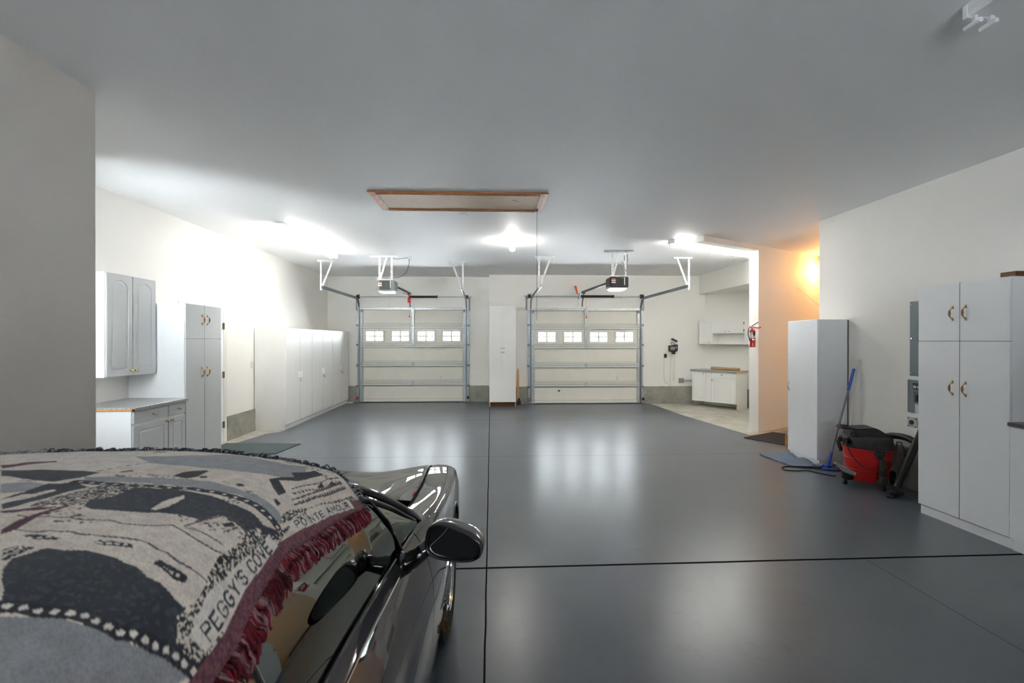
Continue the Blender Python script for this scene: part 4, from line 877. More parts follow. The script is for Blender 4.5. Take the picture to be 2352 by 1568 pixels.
# ================================================================ THE CAR
XC = -1.10
def paint():
    m, N, L, b = nodes('gunmetal car paint')
    b.inputs['Base Color'].default_value = lin((58, 54, 60)); b.inputs['Metallic'].default_value = 0; b.inputs['Roughness'].default_value = .34
    b.inputs['Specular IOR Level'].default_value = 0; b.inputs['Coat Weight'].default_value = 1; b.inputs['Coat Roughness'].default_value = .015; b.inputs['Coat IOR'].default_value = 1.5
    tc = N.new('ShaderNodeTexCoord'); v = N.new('ShaderNodeTexVoronoi'); v.inputs['Scale'].default_value = 900; L.new(tc.outputs['Object'], v.inputs['Vector'])
    bp = N.new('ShaderNodeBump'); bp.inputs['Strength'].default_value = .04; bp.inputs['Distance'].default_value = .0005
    L.new(v.outputs['Distance'], bp.inputs['Height']); L.new(bp.outputs[0], b.inputs['Normal']); return m
paintC = paint()
gloss = mat('gloss black trim', (12,12,13), .08, coat=1)
# stations: y -> (w,z) for sill, low, crease, shoulder, crest, cut, valley, centre
ST = [
 (-1.02, (.55,.30),(.60,.36),(.64,.50),(.62,.66),(.58,.74),(.50,.76),(.25,.77),(0,.77)),
 (-.85, (.70,.24),(.76,.34),(.80,.52),(.78,.70),(.73,.82),(.62,.85),(.30,.87),(0,.875)),
 (-.45, (.80,.18),(.86,.34),(.90,.56),(.885,.76),(.82,.88),(.66,.91),(.33,.93),(0,.94)),
 (.0,  (.83,.16),(.87,.34),(.895,.57),(.885,.77),(.79,.90),(.66,.90),(.33,.90),(0,.90)),
 (.5,  (.84,.155),(.86,.34),(.885,.57),(.875,.76),(.765,.895),(.66,.88),(.33,.88),(0,.88)),
 (1.03,(.84,.155),(.86,.34),(.88,.57),(.868,.75),(.755,.892),(.66,.88),(.33,.88),(0,.88)),
 (1.5, (.84,.155),(.86,.34),(.882,.57),(.868,.74),(.778,.884),(.68,.88),(.33,.90),(0,.90)),
 (1.87,(.84,.155),(.865,.34),(.885,.57),(.872,.74),(.805,.878),(.71,.86),(.36,.88),(0,.90)),
 (2.15,(.85,.16),(.872,.34),(.892,.57),(.884,.745),(.842,.862),(.715,.838),(.38,.850),(0,.885)),
 (2.45,(.85,.17),(.882,.34),(.898,.56),(.892,.735),(.858,.830),(.715,.810),(.38,.815),(0,.845)),
 (2.8, (.85,.18),(.885,.33),(.900,.55),(.894,.725),(.858,.795),(.715,.790),(.36,.768),(0,.795)),
 (3.15,(.84,.19),(.870,.32),(.896,.54),(.886,.705),(.846,.768),(.700,.768),(.34,.728),(0,.752)),
 (3.45,(.80,.20),(.83,.31),(.868,.51),(.856,.665),(.812,.728),(.680,.736),(.32,.690),(0,.705)),
 (3.7, (.72,.22),(.75,.30),(.765,.43),(.745,.55),(.69,.615),(.60,.640),(.27,.600),(0,.625)),
 (3.88,(.58,.25),(.60,.30),(.61,.38),(.60,.46),(.56,.51),(.48,.53),(.22,.51),(0,.52)),
 (3.97,(.40,.29),(.42,.32),(.43,.37),(.42,.41),(.39,.44),(.33,.45),(.15,.44),(0,.45)),
]
SY = np.array([s[0] for s in ST]); SP = np.array([[p for p in s[1:]] for s in ST])
def cr(P, t):
    i = int(np.clip(math.floor(t), 0, len(P)-2)); f = t-i
    p0 = P[max(i-1, 0)]; p1 = P[i]; p2 = P[i+1]; p3 = P[min(i+2, len(P)-1)]
    return .5*((2*p1)+(-p0+p2)*f+(2*p0-5*p1+4*p2-p3)*f*f+(-p0+3*p1-3*p2+p3)*f**3)
def body(y, u):
    """point on the right-hand body skin; u in 0..7 runs sill to centre line"""
    j = int(np.clip(np.searchsorted(SY, y)-1, 0, len(SY)-2)); h = SY[j+1]-SY[j]; f = (y-SY[j])/h
    def tang(k):
        if k == 0: return (SP[1]-SP[0])/(SY[1]-SY[0])
        if k == len(SY)-1: return (SP[-1]-SP[-2])/(SY[-1]-SY[-2])
        return (SP[k+1]-SP[k-1])/(SY[k+1]-SY[k-1])
    a = (1+2*f)*(1-f)**2; b = f*(1-f)**2; c_ = f*f*(3-2*f); d = f*f*(f-1)
    row = a*SP[j]+b*h*tang(j)+c_*SP[j+1]+d*h*tang(j+1)
    row = np.vstack([row, [[-row[6][0], row[6][1]]]])
    return cr(row, u)
def patch(bm, ys, us, side, off=0., skip=None, yfun=None, th=0.):
    G = []
    for y in ys:
        r = []
        for u in us:
            yy = yfun(y, u) if yfun else y
            w_, z = body(yy, u); r.append(bm.verts.new((side*w_, yy, z+off)))
        G.append(r)
    for i in range(len(ys)-1):
        for j in range(len(us)-1):
            q = (G[i][j], G[i][j+1], G[i+1][j+1], G[i+1][j])
            if skip and skip(sum((v.co for v in q), Vector())/4): continue
            bm.faces.new(q)
    return G
WHEELS = (2.78, .02); WZ = .325; WR = .315; AR = .355
def inwheel(c_): return any((c_.y-yw)**2+(c_.z-WZ)**2 < AR**2 for yw in WHEELS) and c_.z < .70
def frange(a, b, st): return np.linspace(a, b, max(2, int(round((b-a)/st))+1))
car = thing('car', 'dark grey metallic sports car with a blanket over its roof', 'car', (XC, 1.45, 0))
WM[car.name] = Matrix.Translation((XC, 1.45, 0))
# meshes below are written with x measured from the car's centre line
def cobj(name, bm, m, parent=None, smooth=1, sub=0):
    bm.transform(Matrix.Translation((0, -1.45, 0))); return obj(name, bm, m, parent or car, smooth=smooth, sub=sub)
CUT = 5.0
def cowl(u): return 2.44+.12*min(1, max(0, (u-5)/1.4))**.8
bm = BM()
for s in (-1, 1):
    patch(bm, frange(1.88, 3.97, .02), frange(0, CUT-.035, .12), s, skip=inwheel)
    patch(bm, frange(3.80, 3.97, .02), frange(CUT-.035, 7, .2), s)
    patch(bm, frange(-1.02, .40, .02), frange(0, 4.0, .12), s, skip=inwheel)
    patch(bm, frange(-1.02, -.30, .03), frange(4.0, 7, .2), s)
    # sill strip
    patch(bm, frange(.40, 1.88, .03), frange(0, .35, .12), s)
bmesh.ops.remove_doubles(bm, verts=bm.verts, dist=.0006)
shell = cobj('body_shell', bm, paintC, smooth=2)
bm = BM()
for yy in (3.97, -1.02):      # bumper closing faces
    for s in (-1, 1):
        vs = [bm.verts.new((s*body(yy, u)[0], yy, body(yy, u)[1])) for u in np.linspace(0, 7, 24)]+[bm.verts.new((0, yy, .28))]
        bm.faces.new(vs)
cobj('bumper_face', bm, paintC)
for s in (-1, 1):             # doors
    bm = BM(); patch(bm, frange(.412, 1.872, .02), frange(.36, 4.0, .10), s)
    dr_ = cobj('door', bm, paintC, smooth=2)
    bm = BM(); g = []
    for y in frange(.40, 1.86, .03):
        w_, z = body(y, 4.0); g.append((s*(w_+.0035), y, z+.001))
    tube(bm, g, .0055, 8); cobj('belt_moulding', bm, gloss, dr_)
    bm = BM(); g = [(s*(body(y, 3.72)[0]+.001), y, body(y, 3.72)[1]) for y in frange(.42, 1.75, .03)]
    tube(bm, g, .0035, 6); cobj('chrome_strip', bm, chrome, dr_)
# hood
def hood_patch(bm, u0, u1, ya, yb, off):
    for s in (-1, 1):
        us = frange(u0, u1, .05)
        ys = np.linspace(0, 1, 76)
        G = []
        for a_ in ys:
            r = []
            for u in us:
                y0_ = cowl(u)+ya; y = y0_+(yb-y0_)*a_; w_, z = body(y, u); r.append(bm.verts.new((s*w_, y, z+off)))
            G.append(r)
        for i in range(len(ys)-1):
            for j in range(len(us)-1): bm.faces.new((G[i][j], G[i][j+1], G[i+1][j+1], G[i+1][j]))
bm = BM(); hood_patch(bm, CUT+.03, 7, 0, 3.78, .004); bmesh.ops.remove_doubles(bm, verts=bm.verts, dist=.0006); cobj('hood', bm, paintC, smooth=2)
bm = BM()
for s in (-1, 1):
    patch(bm, frange(2.36, 3.80, .04), [CUT-.06, CUT+.06], s, off=-.012)
cobj('hood_gap', bm, black)
bm = BM()
for s in (-1, 1): patch(bm, frange(1.88, 2.66, .03), frange(CUT-.04, 7, .15), s, off=-.03)
cobj('cowl_panel', bm, mat('dark cowl plastic', (22,26,38), .25, coat=.3), smooth=2)
bm = BM(); 
for s in (-1, 1): sphere(bm, (s*.26, 2.95, body(2.95, 6.3)[1]+.006), .014, 1.2, 1.4, .6, 12)
cobj('washer_jet', bm, gloss)
# interior tub
tubM = mat('dark cabin trim', (38,38,40), .8)
bm = BM(); bx(bm, -.76, .76, -.3, 1.95, .30, .34); bx(bm, -.79, -.74, -.3, 1.9, .3, .86); bx(bm, .74, .79, -.3, 1.9, .3, .86); prism(bm, [(1.65,.34),(1.58,.82),(1.85,.86),(2.2,.83),(2.2,.34)], -.74, .74, 'x'); bx(bm, -.7, .7, -.32, -.28, .3, .9); cobj('cabin_tub', bm, tubM)
for s in (-1, 1):
    bm = BM(); bx(bm, s*.36-.25, s*.36+.25, .45, 1.0, .36, .52, .05, None, 2); bx(bm, s*.36-.24, s*.36+.24, .30, .45, .45, .98, .05, None, 2); bx(bm, s*.36-.13, s*.36+.13, .30, .40, .96, 1.12, .04, None, 2); cobj('seat', bm, mat('dark seat leather', (40,39,40), .5))
bm = BM(); tube(bm, [(-.36+.18*math.cos(q), 1.45-.06*math.sin(q), .84+.17*math.sin(q)) for q in np.linspace(0, 2*PI, 33)[:-1]], .014, 8, closed=True); cyl(bm, (-.36, 1.46, .84), (-.36, 1.62, .80), .03); cobj('steering_wheel', bm, black)
# ---- greenhouse
def zc(y): return float(np.interp(y, [-.6,-.3,0,.5,.9,1.2,1.46,1.55], [1.10,1.20,1.25,1.285,1.292,1.285,1.268,1.25]))
def ze(y): return float(np.interp(y, [-.6,-.3,0,.5,.9,1.2,1.46,1.55], [1.04,1.13,1.175,1.21,1.22,1.212,1.195,1.18]))
def we(y): return float(np.interp(y, [-.6,0,.5,1.0,1.46,1.55], [.58,.60,.61,.62,.64,.645]))
def zh(y): return float(np.interp(y, [-.3,.3,.65,.79,.88,1.03,1.3,1.51], [.99,1.03,1.06,1.075,1.10,1.12,1.09,1.056]))
def roof(y, d): return zc(y)-(zc(y)-ze(y))*(abs(d)/we(y))**3.0
bm = BM()
ys = frange(-.30, 1.44, .03); G = [[bm.verts.new((we(y)*a_, y, roof(y, we(y)*a_))) for a_ in np.linspace(-1, 1, 41)] for y in ys]
for i in range(len(ys)-1):
    for j in range(40): bm.faces.new((G[i][j], G[i][j+1], G[i+1][j+1], G[i+1][j]))
cobj('roof', bm, paintC, smooth=2)
# pillars: windscreen frame from mirror base up to the header, along the roof rail, down to the tail
AP = [(.808, 2.03, .862), (.798, 1.97, .908), (.772, 1.86, .972), (.728, 1.74, 1.050), (.686, 1.60, 1.122), (.652, 1.48, 1.165), (.626, 1.38, 1.170), (.616, 1.2, 1.175), (.608, 1.0, 1.178), (.600, .6, 1.168), (.594, .2, 1.15), (.588, -.05, 1.12), (.59, -.25, 1.08), (.63, -.5, 1.02), (.68, -.75, .92)]
APs = bez([(a, b, c_) for a, b, c_ in AP], 5)
def strip(bm, pts, s, w_, th):
    """flat bar section along pts leaning inwards"""
    rings = []
    for i, p in enumerate(pts):
        t_ = (pts[min(i+1, len(pts)-1)]-pts[max(i-1, 0)]).normalized(); inw = Vector((-.9, 0, .44)); inw = (inw-t_*inw.dot(t_)).normalized(); up = t_.cross(inw).normalized()
        q = [p-inw*w_*.45+up*th*.2, p-inw*w_*.25-up*th*.5, p+inw*w_*.5-up*th*.5, p+inw*w_*.55+up*th*.3, p+up*th*.5, p-inw*w_*.3+up*th*.55]
        rings.append([bm.verts.new((s*v.x, v.y, v.z)) for v in q])
    for A_, B_ in zip(rings, rings[1:]):
        for j in range(6): bm.faces.new((A_[j], A_[(j+1) % 6], B_[(j+1) % 6], B_[j]))
for s in (-1, 1):
    bm = BM(); tube(bm, [(s*p.x, p.y, p.z) for p in APs], .015, 12); cobj('windscreen_pillar', bm, paintC, smooth=1)
    bm = BM(); tube(bm, [(s*(p.x+.024), p.y-.008, p.z-.030) for p in APs[8:-8]], .008, 8); cobj('window_seal', bm, mat('rubber seal', (16,16,17), .35), smooth=1)
# side glass between belt and pillar line
def top_at(y):
    yy = [p[1] for p in AP][::-1]; return (float(np.interp(y, yy, [p[0] for p in AP][::-1])), float(np.interp(y, yy, [p[2] for p in AP][::-1])))
def side_pane(bm, y0, y1, s, n=60, m=14, off=.0):
    G = []
    for y in np.linspace(y0, y1, n):
        w0, z0 = body(y, 4.0); w1, z1 = top_at(y); w1 += .012; z1 -= .016
        r = []
        for k in range(m+1):
            a_ = k/m; bulge = .018*math.sin(PI*a_)
            r.append(bm.verts.new((s*(w0-.004+(w1-w0+.004)*a_+bulge+off), y, z0+(z1-z0)*a_)))
        G.append(r)
    for i in range(n-1):
        for k in range(m): bm.faces.new((G[i][k], G[i+1][k], G[i+1][k+1], G[i][k+1]))
for s in (-1, 1):
    bm = BM(); side_pane(bm, .865, 1.905, s); g_ = cobj('side_window', bm, carglass, smooth=2)
    bm = BM(); w0, z0 = body(1.70, 4.0); w1, z1 = top_at(1.58)
    tube(bm, [(s*(w0+.006), 1.70, z0), (s*((w0+w1)/2+.024), 1.64, (z0+z1)/2), (s*(w1+.02), 1.58, z1-.02)], .007, 8); cobj('quarter_divider', bm, gloss, g_)
    bm = BM(); side_pane(bm, .30, .852, s); o = cobj('rear_pillar_panel', bm, tan, smooth=2); o['label'] = 'rear pillar panel with a warm reflection painted tan'  # warm reflection on the dark body, put into the panel colour
    bm = BM(); w0, z0 = body(.858, 4.0); w1, z1 = top_at(.858); tube(bm, [(s*(w0+.004), .858, z0), (s*((w0+w1)/2+.021), .858, (z0+z1)/2), (s*(w1+.02), .858, z1-.02)], .007, 8); cobj('pillar_seal', bm, gloss)
    bm = BM(); side_pane(bm, -.70, .29, s); cobj('rear_side_window', bm, carglass, smooth=2)
# windscreen and rear window
def screen(bm, top, bot, n=30, m=16):
    G = []
    for k in range(m+1):
        a_ = k/m; G.append([bm.verts.new(tuple(Vector(top(t_))*(1-a_)+Vector(bot(t_))*a_+Vector((0, .0, .03*math.sin(PI*a_))))) for t_ in np.linspace(-1, 1, n)])
    for i in range(m):
        for j in range(n-1): bm.faces.new((G[i][j], G[i][j+1], G[i+1][j+1], G[i+1][j]))
bm = BM(); screen(bm, lambda t_: (t_*.630, 1.44, roof(1.44, t_*.63)-.004), lambda t_: (t_*.80, 1.99+.36*(1-t_*t_), .865+.01*(1-t_*t_))); cobj('windscreen', bm, carglass, smooth=2)
bm = BM(); screen(bm, lambda t_: (t_*.59, -.30, roof(-.30, t_*.59)-.004), lambda t_: (t_*.66, -.78-.06*(1-t_*t_), .895)); cobj('rear_window', bm, carglass, smooth=2)
# wheels
def wheel(y, s):
    wt = obj('wheel', (lambda b: (lathe(b, [(.19,-.10),(.30,-.105),(.312,-.085),(.315,0),(.312,.085),(.30,.105),(.26,.112),(.20,.10),(.19,.06)], 56, Matrix.Translation((s*.775, y-1.45, WZ)) @ Matrix.Rotation(s*PI/2, 4, 'Y')), b)[1])(BM()), rubber, car, smooth=1)
    wt['label'] = 'black tyre and silver wheel'
    bm = BM(); M = Matrix.Translation((s*.775, y-1.45, WZ)) @ Matrix.Rotation(s*PI/2, 4, 'Y')
    lathe(bm, [(.205,-.09),(.20,.0),(.20,.085),(.212,.098),(.206,.104),(.192,.09),(.185,-.02)], 48, M); lathe(bm, [(0,.075),(.035,.075),(.045,.05),(.05,.0),(0,0)], 24, M)
    for k in range(5):
        Mk = M @ Matrix.Rotation(2*PI*k/5, 4, 'Z'); bx(bm, .03, .198, -.022, .022, .045, .075, .008, Mk)
    obj('rim', bm, chrome, wt, smooth=1)
    bm = BM(); lathe(bm, [(0,-.03),(.15,-.03),(.15,-.01),(0,-.01)], 30, M); obj('brake_disc', bm, galvd, wt)
for y in WHEELS:
    for s in (-1, 1): wheel(y, s)
for s in (-1, 1):
    for y in WHEELS:
        bm = BM(); g = []
        for q in np.linspace(-.12*PI, 1.12*PI, 40):
            yy = y+AR*math.cos(q); zz = WZ+AR*math.sin(q); us = np.linspace(0, 3.6, 60); pts_ = [body(yy, u) for u in us]; k = min(range(60), key=lambda i: abs(pts_[i][1]-zz)); g.append((s*(pts_[k][0]-.006), yy, zz))
        tube(bm, g, .010, 8); bm2 = bm; cobj('arch_lip', bm, paintC, smooth=1)
        bm = BM(); M = Matrix.Translation((s*.72, y-1.45, WZ)) @ Matrix.Rotation(s*PI/2, 4, 'Y'); lathe(bm, [(.36,-.16),(.36,.12),(.365,.14)], 40, M); obj('wheel_liner', bm, darkv, car)
    bm = BM()
    for i in range(7):
        for j in range(2): bx(bm, s*.886-.004, s*.886+.010, 2.335+.018*j, 2.345+.018*j, .36+.026*i, .372+.026*i, .002)
    tube(bm, [(s*.893, 2.325, .34), (s*.897, 2.325, .55), (s*.897, 2.375, .55), (s*.893, 2.375, .34)], .004, 5, closed=True); cobj('side_vent', bm, chrome)
bm = BM(); rnd = random.Random(3)
for i in range(120):
    q = rnd.uniform(-.75, -.1); r_ = WR+rnd.uniform(.002, .006); x_ = .775+rnd.uniform(.055, .112); bmesh.ops.create_icosphere(bm, subdivisions=1, radius=rnd.uniform(.005, .014), matrix=Matrix.Translation((x_, WHEELS[0]+r_*-math.cos(q), WZ+r_*math.sin(q))))
o = cobj('tyre_mud', bm, mat('dried brown mud', (96,78,50), .95, var=.3, vscale=60), smooth=0); o['kind'] = 'stuff'; o['label'] = 'dried brown mud stuck on the front tyre'
# door mirrors
def mirror(s):
    # local: x across, z up, faces -y
    ang = -.21*s
    M = Matrix.Translation((s*.985, 1.60, .955)) @ Matrix.Rotation(ang, 4, 'Z') @ Matrix.Rotation(s*.17, 4, 'Y')
    def outline(k, n=40):
        pts_ = []
        for i in range(n):
            q = 2*PI*i/n; c_, s_ = math.cos(q), math.sin(q); e = 2.9
            x = abs(c_)**(2/e)*(1 if c_ > 0 else -1); z = abs(s_)**(2/e)*(1 if s_ > 0 else -1)
            x *= .095*k; z *= (.054-.012*x/.095)*k; pts_.append((x*s, z-.004*k))
        return pts_
    bm = BM(); rings = []
    for k, y in ((.86, -.004), (.90, -.020), (.96, -.026), (1.0, -.018), (1.0, .0), (.97, .03), (.88, .06), (.72, .083), (.45, .098), (.15, .104)):
        rings.append([bm.verts.new(M @ Vector((x, y, z))) for x, z in outline(k)])
    for A_, B_ in zip(rings, rings[1:]):
        for j in range(40): bm.faces.new((A_[j], A_[(j+1) % 40], B_[(j+1) % 40], B_[j]))
    bm.faces.new(rings[-1]); mo = cobj('door_mirror', bm, paintC, smooth=2); mo['label'] = 'gloss dark wing mirror on the door'
    bm = BM(); rings = []
    for k, y in ((.92, -.0215), (.955, -.029), (.90, -.029), (.87, -.016)): rings.append([bm.verts.new(M @ Vector((x, y, z))) for x, z in outline(k)])
    for A_, B_ in zip(rings, rings[1:]):
        for j in range(40): bm.faces.new((A_[j], A_[(j+1) % 40], B_[(j+1) % 40], B_[j]))
    cobj('mirror_bezel', bm, gloss, mo, smooth=2)
    bm = BM(); c0 = bm.verts.new(M @ Vector((0, -.014, 0))); rr = [bm.verts.new(M @ Vector((x, -.0155, z))) for x, z in outline(.90)]
    for j in range(40): bm.faces.new((rr[j], rr[(j+1) % 40], c0))
    cobj('mirror_glass', bm, mat('mirror glass', (150,158,158), .01, metal=1), mo)
    bm = BM(); w0, z0 = body(1.68, 3.8); A_ = M @ Vector((-s*.078, .02, -.03)); B_ = Vector((s*(w0-.01), 1.66, z0-.005))
    tube(bm, [A_, A_*.6+B_*.4+Vector((0, 0, -.014)), B_*.8+A_*.2+Vector((0, 0, -.012)), B_], [.024, .026, .034, .045], 14); cobj('mirror_arm', bm, gloss, mo, smooth=2)
mirror(1); mirror(-1)
# tail lamps and plate face (behind the viewer)
for s in (-1, 1):
    bm = BM(); bx(bm, s*.45-.12, s*.45+.12, -1.045, -1.015, .56, .66, .02); cobj('tail_lamp', bm, mat('red lens', (150,16,20), .15, coat=1))
